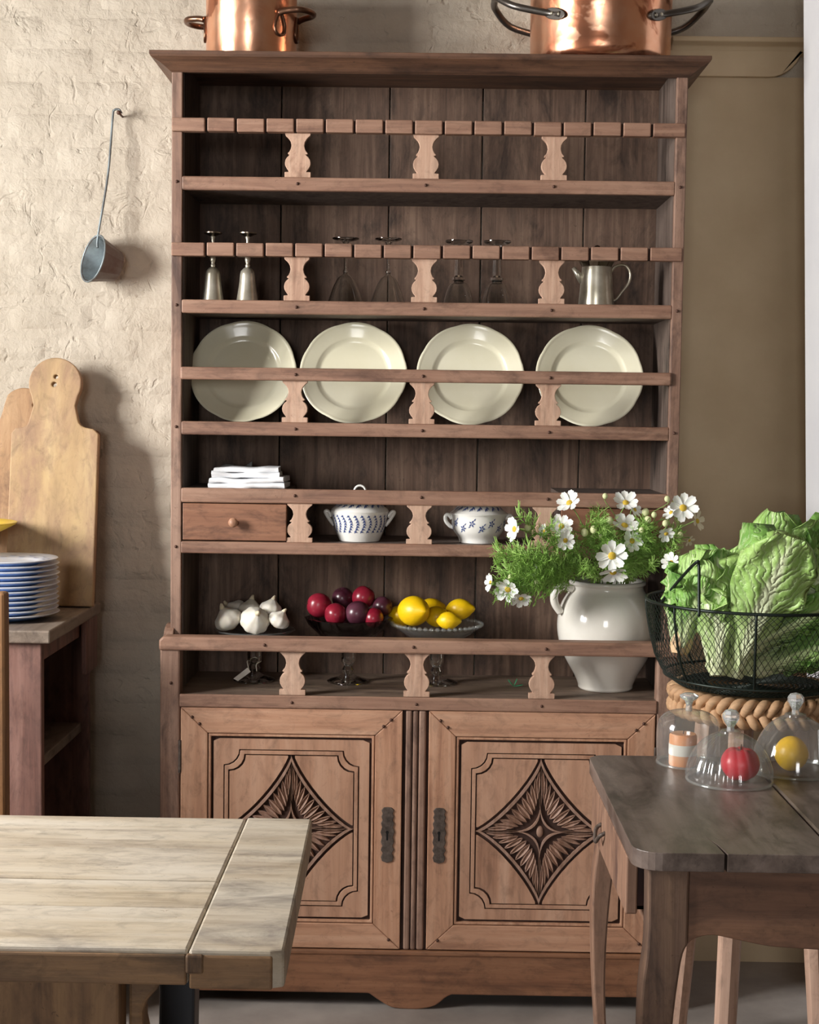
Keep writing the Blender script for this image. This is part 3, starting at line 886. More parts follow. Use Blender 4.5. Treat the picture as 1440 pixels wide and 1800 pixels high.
# ------------------------------------------------------------------ dipper on the wall
hk = PY(205, 198, 0.262)
nl = MB().tube([(hk.x + 0.008, 0.252, hk.z - 0.002), (hk.x + 0.008, 0.302, hk.z - 0.004)], [0.0035, 0.0025], 8)
nl.ball((hk.x + 0.008, 0.251, hk.z - 0.002), 0.006, 10, 6)
tag(nl.build('wall_nail', 'nail', smooth=True), 'rusty iron nail in the brick wall holding the dipper', 'nail')
oc = PY(171, 457, 0.232); bc = PY(214, 467, 0.258)
dp = thing('dipper', 'long handled tin dipper hanging from a nail on the brick wall', 'ladle', tuple(oc))
axis = Vector((0.74, 0.60, -0.22)).normalized()
e1 = (Vector((0, 0, 1)) - axis * axis.z).normalized(); e2 = axis.cross(e1)
def cone(mb, r0, r1, a0, a1, n=14):
    vs = [oc + axis * a0 + (e1 * math.cos(2 * PI * k / n) + e2 * math.sin(2 * PI * k / n)) * r0 for k in range(n)]
    vs += [oc + axis * a1 + (e1 * math.cos(2 * PI * k / n) + e2 * math.sin(2 * PI * k / n)) * r1 for k in range(n)]
    mb.add(vs, [(k, (k + 1) % n, n + (k + 1) % n, n + k) for k in range(n)]); return vs
cup = MB(); cone(cup, 0.062, 0.040, -0.012, 0.055)
k0 = len(cup.v); cup.add([oc + axis * 0.055 + (e1 * math.cos(2 * PI * k / 14) + e2 * math.sin(2 * PI * k / 14)) * 0.040 for k in range(14)], [tuple(range(14))])
co = cup.build('cup', 'rust', dp, merge=True)
so = co.modifiers.new('thick', 'SOLIDIFY'); so.thickness = 0.002
rimp = [oc + axis * -0.012 + (e1 * math.cos(2 * PI * k / 24) + e2 * math.sin(2 * PI * k / 24)) * 0.062 for k in range(25)]
MB().tube(rimp, 0.0025, 6).build('rim', 'tin', dp, smooth=True)
inn = MB(); cone(inn, 0.0585, 0.0365, -0.0115, 0.050); inn.add([oc + axis * 0.050 + (e1 * math.cos(2 * PI * k / 14) + e2 * math.sin(2 * PI * k / 14)) * 0.0365 for k in range(14)], [tuple(range(14))]); inn.build('lining', 'tin', dp, smooth=True)
top = oc + axis * -0.012 + e1 * 0.06
hp = [top + e1 * -0.03 + axis * 0.006, top + e1 * 0.004 + axis * 0.0, top.lerp(hk, 0.5) + Vector((0.002, 0.0, 0)), Vector((hk.x - 0.010, 0.262, hk.z - 0.012)), Vector((hk.x - 0.006, 0.262, hk.z + 0.006)), Vector((hk.x + 0.006, 0.262, hk.z + 0.008)), Vector((hk.x + 0.013, 0.262, hk.z - 0.002))]
MB().tube(smoothpts(hp, 6), 0.003, 8).build('handle', 'tin', dp, smooth=True)

# ------------------------------------------------------------------ low cupboard, boards, plates on the left
CT = 0.957
cxr = -0.855
cb = thing('open_cupboard', 'low dark reddish wooden cupboard with open side under the cutting boards', 'cupboard', (-1.15, 0.0, 0))
MB().box(-1.50, cxr + 0.012, -0.292, 0.235, CT - 0.030, CT).build('top', 'cab_top', cb, bevel=0.004)
MB().box(-1.48, cxr - 0.012, -0.275, -0.250, 0, CT - 0.03).build('side_panel', 'cab', cb, bevel=0.003)
MB().box(-1.48, cxr - 0.012, 0.195, 0.220, 0, CT - 0.03).build('side_panel', 'cab', cb, bevel=0.003)
MB().box(-1.48, -1.46, -0.25, 0.195, 0.05, CT - 0.03).build('back_panel', 'cab_in', cb)
MB().box(-1.46, cxr - 0.03, -0.25, 0.195, 0.62, 0.645).build('shelf', 'cab_top', cb, bevel=0.003)
MB().box(-1.46, cxr - 0.03, -0.25, 0.195, 0.08, 0.10).build('bottom', 'cab_in', cb)
MB().box(cxr - 0.035, cxr - 0.014, -0.25, 0.195, CT - 0.075, CT - 0.030).build('top_rail', 'cab', cb, bevel=0.003)
MB().box(cxr - 0.010, cxr + 0.006, 0.10, 0.222, CT - 0.17, CT - 0.03).build('corner_bracket', 'cab', cb, bevel=0.004)

def lean_board(name, label, outline, thick, basepx, baseY, lean, mat, holes=()):
    """outline in metres (x,z) from the bottom centre, leaning back against the wall"""
    o0 = Vector((basepx, baseY, CT))
    ca, sa = math.cos(lean), math.sin(lean)
    def tf(p): return Vector((o0.x + p.x, o0.y + p.y * ca + p.z * sa, o0.z + p.z * ca - p.y * sa + thick * sa))
    b = MB().prism(outline, 0, thick).xf(tf)
    o = b.build(name, mat, None, origin=o0)
    if holes:
        cut = MB()
        for hx_, hz_, hr in holes:
            st = len(cut.v)
            n = 14
            cut.prism([(hx_ + hr * math.cos(2 * PI * k / n), hz_ + hr * math.sin(2 * PI * k / n)) for k in range(n)], -0.02, thick + 0.02)
        cut.xf(tf)
        c = cut.build('cutter', mat, None, origin=o0)
        md = o.modifiers.new('holes', 'BOOLEAN'); md.object = c; md.operation = 'DIFFERENCE'; md.solver = 'EXACT'
        bpy.context.view_layer.update()
        dg = bpy.context.evaluated_depsgraph_get()
        me = bpy.data.meshes.new_from_object(o.evaluated_get(dg))
        o.modifiers.clear(); o.data = me
        bpy.data.objects.remove(c)
    bv = o.modifiers.new('bevel', 'BEVEL'); bv.width = 0.003; bv.segments = 2; bv.limit_method = 'ANGLE'; bv.angle_limit = math.radians(40)
    return tag(o, label, 'cutting board')
def paddle(bw, bh, head_r, neck, ztop, hx=0.0):
    """body half width, body height, head radius, neck half width, total height"""
    hc = ztop - head_r
    right = [(bw, 0.0), (bw, bh - 0.012), (bw - 0.012, bh)] + sm2([(bw - 0.03, bh + 0.003), (bw - 0.045, bh + 0.012), (neck + 0.006, bh + 0.035), (neck, bh + 0.06)], 4)
    a0 = math.asin(max(-1, min(1, (bh + 0.085 - hc) / head_r)))
    head = [(head_r * math.cos(a0 + (PI - 2 * a0) * k / 22), hc + head_r * math.sin(a0 + (PI - 2 * a0) * k / 22)) for k in range(23)]
    left = [(-x, z) for x, z in reversed(right)]
    return [(x + (hx if z > bh + 0.02 else hx * max(0, (z - bh + 0.02) / 0.04)), z) for x, z in right + head + left]
B0 = PY(84, 1050, 0.10)
lean_board('cutting_board', 'large pale cutting board with round head and two holes leaning on brick wall', paddle(0.112, 0.455, 0.068, 0.054, 0.640, -0.006), 0.024, B0.x, 0.105, 0.17, 'board', [(-0.004, 0.590, 0.0055), (-0.008, 0.570, 0.0065)])
lean_board('cutting_board', 'brown cutting board with rounded head half hidden behind the large pale board', paddle(0.11, 0.455, 0.056, 0.050, 0.56, 0.0), 0.022, PY(60, 1050, 0.16).x - 0.045, 0.148, 0.16, 'board2', [(0.032, 0.515, 0.008)])
lean_board('cutting_board', 'dark straight board showing as an edge behind the large pale board', [(-0.10, 0), (0.10, 0), (0.10, 0.44), (0.095, 0.45), (-0.095, 0.45), (-0.10, 0.44)], 0.022, PY(100, 1050, 0.20).x - 0.001, 0.186, 0.15, 'board_dark')

# stack of blue and white plates
pc = Vector((-0.998, -0.095, CT))
pr = 0.124
pm = MB().lathe([(0.0, 0.003), (pr * 0.55, 0.002), (pr * 0.60, 0.000), (pr * 0.64, 0.003), (pr * 0.97, 0.0135), (pr, 0.0165), (pr * 0.985, 0.0178), (pr * 0.66, 0.0075), (pr * 0.6, 0.0055), (0, 0.0055)], 56)
pfirst = None
NPL = 12
for i in range(NPL):
    z = CT + i * 0.0117 + (0.0 if i else 0.0)
    if pfirst is None:
        pfirst = pm.build('dinner_plate', 'plate_blue', None, smooth=True, auto=60)
        pfirst.data.materials.append(M['plate_white'])
        for f in pfirst.data.polygons:
            c_ = f.center
            if f.normal.z > 0.3 and math.hypot(c_.x, c_.y) < pr * 0.99 and c_.z > 0.004: f.material_index = 1
            if math.hypot(c_.x, c_.y) > pr * 0.965: f.material_index = 1
        o = pfirst
    else:
        o = inst(pfirst, (0, 0, 0), None, 'dinner_plate')
    o.location = (pc.x + random.uniform(-0.002, 0.002), pc.y + random.uniform(-0.002, 0.002), z)
    o.rotation_euler = (0, 0, i * 0.7)
    if i == NPL - 1: tag(o, 'blue and white plate on top of the stack with its patterned face showing', 'plate', 'stacked blue and white plates')
    elif i == 0: tag(o, 'blue and white plate at the bottom of the stack', 'plate', 'stacked blue and white plates')
    else: tag(o, 'blue and white plate inside the stack on the low cupboard', 'plate', 'stacked blue and white plates')
topplate = o
# printed sprigs on the top plate
pt = MB()
for k in range(26):
    a_ = 2 * PI * k / 26; rr = pr * (0.80 if k % 2 else 0.72)
    zz = 0.0085 + (rr / pr - 0.66) * 0.032 + 0.0008
    for q in (-0.5, 0.5):
        c_ = Vector((rr * math.cos(a_ + q * 0.07), rr * math.sin(a_ + q * 0.07), zz)); L = 0.009; t_ = a_ + q * 1.4
        u_ = Vector((math.cos(t_), math.sin(t_), 0)); n_ = Vector((-u_.y, u_.x, 0))
        pt.add([c_ - u_ * L, c_ - n_ * 0.0026, c_ + u_ * L, c_ + n_ * 0.0026], [(0, 1, 2, 3)])
po = pt.build('printed_pattern', 'blue', None); po.parent = topplate

# yellow footed bowl behind the plates
yb = thing('footed_bowl', 'wide yellow glazed footed bowl standing behind the plate stack', 'bowl', (-1.155, 0.018, CT))
MB().lathe([(0.0, 0.0), (0.055, 0.0), (0.057, 0.006), (0.03, 0.02), (0.018, 0.05), (0.018, 0.14), (0.03, 0.172)], 40, yb.location).build('foot', 'board', yb, smooth=True, auto=60)
MB().lathe([(0.0, 0.170), (0.03, 0.170), (0.07, 0.180), (0.12, 0.203), (0.145, 0.216), (0.148, 0.221), (0.143, 0.222), (0.115, 0.209), (0.065, 0.187), (0, 0.178)], 56, yb.location).build('bowl', 'yellow_glaze', yb, smooth=True, auto=60)

# chair beside the table, only its post shows
ch = thing('wooden_chair', 'brown wooden chair with a straight post in front of low cupboard', 'chair', (-1.06, -0.72, 0))
xr_ = PY(14, 1200, -0.70).x
zt_ = PY(5, 1040, -0.70).z
for x in (xr_ - 0.038, xr_ - 0.42):
    MB().box(x, x + 0.038, -0.72, -0.685, 0, zt_).build('back_post', 'chair', ch, bevel=0.006)
    MB().box(x, x + 0.036, -1.085, -1.05, 0, 0.44).build('leg', 'chair', ch, bevel=0.005)
MB().box(xr_ - 0.425, xr_ + 0.0, -1.09, -0.675, 0.44, 0.465).build('seat', 'chair', ch, bevel=0.006)
for z in (0.62, 0.80, 0.97):
    MB().box(xr_ - 0.385, xr_ - 0.036, -0.712, -0.695, z, z + 0.06).build('back_slat', 'chair', ch, bevel=0.004)
for y in (-1.07, -0.705):
    MB().box(xr_ - 0.39, xr_ - 0.03, y - 0.009, y + 0.009, 0.2, 0.225).build('stretcher', 'chair', ch, bevel=0.003)

# ------------------------------------------------------------------ things on the dresser shelves
# cream plates behind the plate rail
def cream_plate(px, label):
    R_ = 0.1365
    tilt = 0.33
    c = PY(px, 652, 0.16)
    zb_ = 1.435
    yb_ = 0.105
    def rf(a_, r_, z_):
        k = (r_ / R_) ** 3
        return r_ * (1 - k * 0.022 * (1 - abs(math.cos(4.0 * a_ + 0.4)) ** 0.5))
    b = MB().lathe([(0.0, 0.004), (0.072, 0.003), (0.078, 0.0), (0.084, 0.003), (0.095, 0.009), (0.125, 0.016), (R_ * 0.99, 0.0195), (R_, 0.0215), (R_ * 0.985, 0.0235), (R_ * 0.95, 0.0215), (0.125, 0.0195), (0.100, 0.0150), (0.095, 0.0125), (0.089, 0.0078), (0.082, 0.0068), (0, 0.0065)], 96, (0, 0, 0), rf)
    # face towards the camera (-Y), lean back by tilt
    ca, sa = math.cos(tilt), math.sin(tilt)
    def tf(p):
        x, z, y = p.x, p.y, -p.z          # stand up: disc plane xz, face -y
        z += R_ * 0.985
        return Vector((c.x + x, yb_ + y * ca + z * sa + 0.02, zb_ + z * ca - y * sa - 0.0075))
    b.xf(tf)
    o = b.build('cream_plate', 'cream', None, smooth=True, origin=(c.x, yb_, zb_), auto=70)
    return tag(o, label, 'plate', 'cream plates in the plate rack')
cream_plate(428, 'cream scalloped plate on the rack below the silver goblets')
cream_plate(622, 'cream scalloped plate on the rack below the stemmed wine glasses')
cream_plate(827, 'cream scalloped plate on the rack below the panelled glasses')
cream_plate(1036, 'cream scalloped plate on the rack below the silver jug')

# inverted silver goblets
def goblet(px, label):
    z0 = 1.7295
    p = PY(px, 524, 0.06)
    g = thing('silver_goblet', label, 'goblet', (p.x, 0.06, z0), 'inverted silver goblets')
    bp = [(0.0275, 0.0), (0.0265, 0.004), (0.0225, 0.03), (0.0195, 0.052), (0.0185, 0.066), (0.0165, 0.074), (0.010, 0.081), (0.005, 0.084)]
    MB().lathe(bp, 32, g.location).build('bowl', 'silver', g, smooth=True)
    MB().lathe([(0.005, 0.083), (0.0065, 0.088), (0.004, 0.092), (0.006, 0.097), (0.0075, 0.104), (0.0055, 0.110), (0.0035, 0.118), (0.004, 0.150), (0.007, 0.160)], 20, g.location).build('stem', 'silver', g, smooth=True)
    MB().lathe([(0.006, 0.158), (0.016, 0.163), (0.0225, 0.165), (0.0225, 0.168), (0.0, 0.168)], 28, g.location).build('foot', 'silver_dark', g, smooth=True, auto=40)
goblet(374, 'silver goblet upside down beside the dresser side post')
goblet(435, 'silver goblet upside down beside the first baluster')
def wine(px, label, kind):
    z0 = 1.7295
    p = PY(px, 527, 0.07)
    g = thing('drinking_glass', label, 'glass', (p.x, 0.07, z0), 'inverted glasses on the shelf')
    L = g.location
    if kind == 0:
        MB().lathe(sm2([(0.043, 0.0), (0.040, 0.012), (0.030, 0.040), (0.018, 0.062), (0.008, 0.070), (0.005, 0.074)], 4), 36, L).build('bowl', 'glass', g, smooth=True).modifiers.new('thick', 'SOLIDIFY').thickness = 0.0016
        MB().lathe([(0.005, 0.073), (0.007, 0.078), (0.0042, 0.083), (0.004, 0.125), (0.006, 0.145), (0.010, 0.152)], 16, L).build('stem', 'glass', g, smooth=True)
        MB().lathe([(0.008, 0.150), (0.028, 0.1545), (0.033, 0.157), (0.033, 0.159), (0.0, 0.1575)], 32, L).build('foot', 'glass', g, smooth=True, auto=40)
    else:
        rf = lambda a_, r_, z_: r_ * (1 + 0.035 * abs(math.cos(4 * a_)))
        MB().lathe(sm2([(0.036, 0.0), (0.034, 0.012), (0.028, 0.035), (0.021, 0.050), (0.012, 0.056)], 4), 48, L, rf).build('bowl', 'glass', g, smooth=True).modifiers.new('thick', 'SOLIDIFY').thickness = 0.002
        MB().lathe([(0.010, 0.055), (0.016, 0.060), (0.0165, 0.066), (0.010, 0.071), (0.011, 0.080), (0.010, 0.105), (0.011, 0.135), (0.014, 0.146)], 10, L).build('stem', 'glass', g, smooth=True, auto=30)
        MB().lathe([(0.012, 0.145), (0.030, 0.150), (0.034, 0.153), (0.034, 0.156), (0.0, 0.155)], 32, L).build('foot', 'glass', g, smooth=True, auto=40)
wine(607, 'clear stemmed wine glass upside down, the one nearer the silver goblets', 0)
wine(682, 'clear stemmed wine glass upside down beside the middle baluster', 0)
wine(806, 'clear panelled glass upside down beside the middle baluster', 1)
wine(873, 'clear panelled glass upside down, the one nearer the silver jug', 1)

# silver jug
p = PY(1048, 535, 0.075)
jg = thing('silver_jug', 'polished silver jug with scroll handle and crown-like rim on glass shelf', 'jug', (p.x, 0.075, 1.7295))
L = jg.location
MB().lathe([(0.0, 0.0), (0.044, 0.0), (0.0445, 0.003), (0.041, 0.04), (0.0375, 0.090), (0.037, 0.096), (0.035, 0.096), (0.034, 0.09), (0, 0.085)], 20, L).build('body', 'silver', jg, smooth=True, auto=30)
cr = MB()
for k in range(10):
    a_ = 2 * PI * k / 10
    u_ = Vector((math.cos(a_), math.sin(a_), 0)); t_ = Vector((-u_.y, u_.x, 0))
    Pp = [L + u_ * 0.035 + t_ * -0.009 + Vector((0, 0, 0.094)), L + u_ * 0.035 + t_ * 0.009 + Vector((0, 0, 0.094)), L + u_ * 0.042 + t_ * 0.011 + Vector((0, 0, 0.108)), L + u_ * 0.048 + Vector((0, 0, 0.120)), L + u_ * 0.042 + t_ * -0.011 + Vector((0, 0, 0.108))]
    Q = [q - u_ * 0.002 for q in Pp]
    cr.add(Pp + Q, [(0, 1, 2, 3, 4), (9, 8, 7, 6, 5)] + [(i, i + 5, (i + 1) % 5 + 5, (i + 1) % 5) for i in range(5)])
cr.build('crown_rim', 'silver_dark', jg)
MB().lathe([(0.034, 0.094), (0.031, 0.104), (0.020, 0.118), (0.008, 0.126), (0.005, 0.132), (0.009, 0.140), (0.006, 0.148), (0.0, 0.150)], 24, L).build('lid', 'silver_dark', jg, smooth=True)
MB().tube([L + Vector(q) for q in smoothpts([(0.034, 0, 0.082), (0.045, 0, 0.098), (0.068, 0, 0.102), (0.082, 0, 0.085), (0.080, 0, 0.060), (0.062, 0, 0.034), (0.050, 0, 0.018), (0.040, 0, 0.014)], 5)], 0.0035, 8).build('handle', 'silver', jg, smooth=True)
MB().tube([L + Vector(q) for q in ((-0.034, 0, 0.06), (-0.046, 0, 0.078), (-0.058, -0.002, 0.094))], [0.010, 0.008, 0.005], 10).build('spout', 'silver', jg, smooth=True)

# folded linen on the towel shelf
def cloth(name, label, x0, x1, y0, y1, z0, z1, mat, seed, rot=0.0):
    rr = random.Random(seed); cxm, cym = (x0 + x1) / 2, (y0 + y1) / 2
    b = MB(); n = 18; mlay = 2
    hz_ = (z1 - z0) / mlay
    for ly in range(mlay):
        k = len(b.v); vs = []; fs = []
        zz = z0 + ly * hz_
        ins = rr.uniform(0.0, 0.004)
        # cross-section (y,z): folded edge to the front
        sec = [(y0 + ins + hz_ * 0.5 * (1 - math.cos(t)) * 0 - hz_ * 0.45 * math.sin(t), zz + hz_ * 0.5 * (1 - math.cos(t))) for t in [PI * q / 5 for q in range(6)]] + [(y1 - ins, zz + hz_), (y1 - ins, zz)]
        S = len(sec)
        for i in range(n + 1):
            x = x0 + ins + (x1 - x0 - 2 * ins) * i / n
            for (yy, z_) in sec:
                wob = 0.006 * mnoise.noise(Vector((x * 30 + seed, yy * 20, z_ * 40)))
                top_ = 0.0055 * mnoise.noise(Vector((x * 22, yy * 22, seed + ly)))
                vs.append((x + wob * 0.6, yy + wob, z_ + (top_ if z_ > z0 + 0.001 else 0)))
        for i in range(n):
            for q in range(S):
                q2 = (q + 1) % S
                fs.append((i * S + q, i * S + q2, (i + 1) * S + q2, (i + 1) * S + q))
        fs += [tuple(range(S)), tuple(range(n * S + S - 1, n * S - 1, -1))]
        b.add(vs, fs)
    cR, sR = math.cos(rot), math.sin(rot)
    b.xf(lambda p: Vector((cxm + (p.x - cxm) * cR - (p.y - cym) * sR, cym + (p.x - cxm) * sR + (p.y - cym) * cR, p.z)))
    o = b.build(name, mat, None, smooth=True, origin=(cxm, cym, z0), auto=50)
    return tag(o, label, 'napkin', 'folded linen on the dresser')
zt4 = 1.2712
xa, xb = PY(368, 856, 0.04).x, PY(503, 856, 0.04).x
cloth('folded_napkin', 'white folded napkin lying directly on the shelf above the drawer', xa, xb, 0.02, 0.16, zt4, zt4 + 0.025, 'cloth', 3)
cloth('folded_napkin', 'white folded napkin lying on top of another napkin', xa + 0.008, xb - 0.018, 0.03, 0.15, zt4 + 0.025, zt4 + 0.05, 'cloth', 8, 0.03)
# crumpled grey cloth behind
b = MB(); n = 14
vs = []
for j in range(8):
    for i in range(n + 1):
        x = xa + 0.002 + 0.085 * i / n; y = 0.172 + 0.05 * j / 7
        z = zt4 + 0.058 * math.sin(PI * j / 7) ** 0.5 * (0.85 + 0.45 * mnoise.noise(Vector((x * 35, y * 30, 2.2))))
        if j in (0, 7): z = zt4 + 0.001
        vs.append((x, y, z))
b.add(vs, [(j * (n + 1) + i, j * (n + 1) + i + 1, (j + 1) * (n + 1) + i + 1, (j + 1) * (n + 1) + i) for j in range(7) for i in range(n)])
o = b.build('crumpled_cloth', 'cloth_grey', None, smooth=True, origin=(xa + 0.04, 0.17, zt4))
o.modifiers.new('thick', 'SOLIDIFY').thickness = 0.002
tag(o, 'grey crumpled cloth behind the folded white napkins', 'cloth')

# blue and white tureens
def tureen(px, label, kind):
    z0 = 1.1402
    Y = 0.085
    p = PY(px, 950, Y)
    t = thing('tureen', label, 'tureen', (p.x, Y, z0), 'blue and white tureens')
    L = t.location
    if kind == 0: prof_ = [(0.050, 0.0), (0.052, 0.004), (0.062, 0.028), (0.069, 0.055), (0.0715, 0.070), (0.0725, 0.074)]
    else: prof_ = [(0.048, 0.0), (0.049, 0.008), (0.052, 0.014), (0.062, 0.028), (0.067, 0.045), (0.0675, 0.060), (0.070, 0.070)]
    body = MB().lathe([(0.0, 0.0)] + sm2(prof_, 4) + [(0.060, prof_[-1][1]), (0, prof_[-1][1] - 0.005)], 48, L).build('body', 'porcelain', t, smooth=True, auto=60)
    zt = prof_[-1][1]
    if kind == 0: lp_ = [(0.073, zt), (0.070, zt + 0.006), (0.062, zt + 0.012), (0.050, zt + 0.022), (0.030, zt + 0.034), (0.014, zt + 0.039), (0.0, zt + 0.040)]
    else: lp_ = [(0.072, zt), (0.073, zt + 0.003), (0.066, zt + 0.008), (0.050, zt + 0.022), (0.030, zt + 0.030), (0.0, zt + 0.033)]
    lid = MB().lathe(lp_, 48, L).build('lid', 'porcelain', t, smooth=True, auto=60)
    if kind == 0:
        MB().tube([L + Vector((0.014 * math.cos(q), 0, zt + 0.050 + 0.014 * math.sin(q))) for q in [2 * PI * k / 20 for k in range(21)]], 0.0028, 8).build('ring_knob', 'porcelain', lid, smooth=True)
    else:
        MB().lathe([(0.006, zt + 0.032), (0.008, zt + 0.038), (0.010, zt + 0.043), (0.0, zt + 0.047)], 16, L).build('knob', 'porcelain', lid, smooth=True)
    for s in (-1, 1):
        if kind == 0: hp_ = [(0.064, 0.038), (0.074, 0.050), (0.084, 0.066), (0.086, 0.072), (0.080, 0.072), (0.070, 0.060)]
        else: hp_ = [(0.063, 0.036), (0.072, 0.040), (0.082, 0.052), (0.083, 0.064), (0.076, 0.068), (0.067, 0.058)]
        MB().tube([L + Vector((s * q.x, 0, q.y)) for q in smoothpts([(a_, b_, 0) for a_, b_ in hp_], 5)], 0.0048, 8).build('handle', 'porcelain', t, smooth=True)
    # printed sprigs follow the body
    sp = sm2(prof_, 6)
    def rad(z):
        for (r0, z_0), (r1, z_1) in zip(sp, sp[1:]):
            if z_0 <= z <= z_1: return r0 + (r1 - r0) * (z - z_0) / max(z_1 - z_0, 1e-6)
        return sp[-1][0]
    dm = MB()
    def leaf(a_, z, ang, ln, wd, radf=rad):
        pts2 = [(0, -1), (0.5, 0), (0, 1), (-0.5, 0)]
        vs = []
        for (u_, v_) in pts2:
            du = math.cos(ang) * v_ * ln / 2 + -math.sin(ang) * u_ * wd; dv = math.sin(ang) * v_ * ln / 2 + math.cos(ang) * u_ * wd
            z_ = z + dv; r_ = radf(z_) + 0.0008; q = a_ + du / r_
            vs.append(L + Vector((r_ * math.cos(q), r_ * math.sin(q), z_)))
        dm.add(vs, [(0, 1, 2, 3)])
    if kind == 0:
        for k in range(26):
            a_ = 2 * PI * k / 26
            for q in range(7):
                s_ = q / 6
                zz = 0.026 + 0.038 * s_; bend = 0.10 * math.sin(PI * s_)
                for sd in (-1, 1):
                    leaf(a_ + bend + sd * 0.012, zz, PI / 2 + sd * 0.8 - 0.5 * (s_ - 0.5), 0.0105, 0.0034)
    else:
        for k in range(17):
            a_ = 2 * PI * k / 17
            zz = 0.038 if k % 2 else 0.050
            for q in range(5):
                t_ = 2 * PI * q / 5
                leaf(a_ + 0.07 * math.cos(t_), zz + 0.0050 * math.sin(t_), t_, 0.0085, 0.0044)
            leaf(a_ + 0.10, zz + 0.010, 0.9, 0.009, 0.0028); leaf(a_ - 0.10, zz - 0.008, 0.7, 0.009, 0.0028)
    dm.build('printed_sprigs', 'blue', t)
    dl = dm = MB()
    def radl(z):
        for (r0, z_0), (r1, z_1) in zip(lp_, lp_[1:]):
            if z_0 <= z <= z_1: return r0 + (r1 - r0) * (z - z_0) / max(z_1 - z_0, 1e-6)
        return lp_[-1][0]
    for k in range(20):
        a_ = 2 * PI * k / 20
        for q in (-1, 0, 1):
            leaf(a_ + q * 0.06, zt + 0.016 + q * 0.002, 0.6 * q + PI / 2, 0.010, 0.0035, radl)
    dm.build('printed_border', 'blue', t)
tureen(632, 'tapered white tureen with blue leaf sprays and ring knob lid', 0)
tureen(841, 'round white tureen with blue flower sprigs beside the flowers', 1)

# ------------------------------------------------------------------ glass stands with garlic, plums and lemons
WT = 0.7725
def stand(px, py, prof_, label, mat, rf=None, stem_top=None, n=64):
    p = PZ(px, py, WT)
    if p.y > 0.138: p = PY(px, py, 0.138)
    t = thing('glass_stand', label, 'compote', (p.x, p.y, WT), 'pressed glass stands')
    L = t.location
    h = stem_top
    MB().lathe([(0.0, 0.004), (0.05, 0.003), (0.052, 0.0), (0.054, 0.003), (0.045, 0.008), (0.024, 0.014), (0.012, 0.022)], 36, L).build('foot', 'glass', t, smooth=True, auto=50)
    MB().lathe([(0.012, 0.021), (0.016, 0.032), (0.011, 0.042), (0.018, 0.052), (0.019, 0.068), (0.016, h * 0.85), (0.020, h)], 12, L).build('stem', 'glass', t, smooth=True, auto=40)
    MB().lathe(prof_, n, L, rf).build('dish', mat, t, smooth=True, auto=60)
    return t
def dish_rf(nl, amp, rmax):
    return lambda a_, r_, z_: r_ * (1 + amp * (r_ / rmax) ** 3 * math.cos(nl * a_))
h1 = PY(447, 1113, 0.13).z - WT - 0.004
st1 = stand(447, 1194, [(0.0, h1 - 0.002), (0.03, h1 - 0.002), (0.09, h1 + 0.004), (0.104, h1 + 0.012), (0.102, h1 + 0.015), (0.085, h1 + 0.008), (0.0, h1 + 0.004)], 'flat clear glass stand piled with garlic', 'glass_dome', dish_rf(18, 0.012, 0.104), h1)
st2 = stand(612, 1190, [(0.0, 0.105), (0.03, 0.107), (0.075, 0.122), (0.1, 0.146), (0.11, 0.166), (0.107, 0.167), (0.095, 0.148), (0.07, 0.128), (0.0, 0.113)], 'dark cut glass bowl on stem filled with plums', 'glass_dark', dish_rf(14, 0.035, 0.11), 0.106)
st3 = stand(767, 1192, [(0.0, 0.106), (0.03, 0.108), (0.075, 0.121), (0.104, 0.141), (0.115, 0.151), (0.113, 0.154), (0.1, 0.146), (0.07, 0.127), (0.0, 0.113)], 'shallow clear glass stand with beaded rim holding lemons', 'glass_dome', dish_rf(22, 0.01, 0.115), 0.107)
# beads on the rim of the lemon dish
bd = MB()
for k in range(48):
    a_ = 2 * PI * k / 48
    bd.ball(st3.location + Vector((0.1145 * math.cos(a_), 0.1145 * math.sin(a_), 0.153)), 0.0055, 8, 5)
bd.build('beaded_rim', 'glass_dome', st3, smooth=True)['kind'] = 'stuff'
# price tag on the garlic stand
L1 = st1.location
tg = thing('price_tag', 'small blank paper tag tied to the stem of the garlic stand', 'tag', (L1.x - 0.03, L1.y - 0.05, WT))
q0 = L1 + Vector((-0.012, -0.045, 0.026)); 
P4 = [L1 + Vector((-0.012, -0.046, 0.040)), L1 + Vector((-0.004, -0.046, 0.030)), L1 + Vector((-0.034, -0.060, 0.0085)), L1 + Vector((-0.046, -0.058, 0.014))]
P4b = [q + Vector((0, 0.001, 0.0006)) for q in P4]
MB().add(P4 + P4b, [(0, 1, 2, 3), (7, 6, 5, 4)] + [(i, i + 4, (i + 1) % 4 + 4, (i + 1) % 4) for i in range(4)]).build('card', 'paper', tg)
MB().tube(smoothpts([L1 + Vector((-0.008, -0.046, 0.035)), L1 + Vector((-0.014, -0.025, 0.045)), L1 + Vector((-0.017, 0, 0.05)), L1 + Vector((0, 0.017, 0.052)), L1 + Vector((0.017, 0, 0.05)), L1 + Vector((0.008, -0.022, 0.045)), L1 + Vector((0.010, -0.035, 0.03))], 4), 0.0012, 6).build('string', 'string', tg, smooth=True)

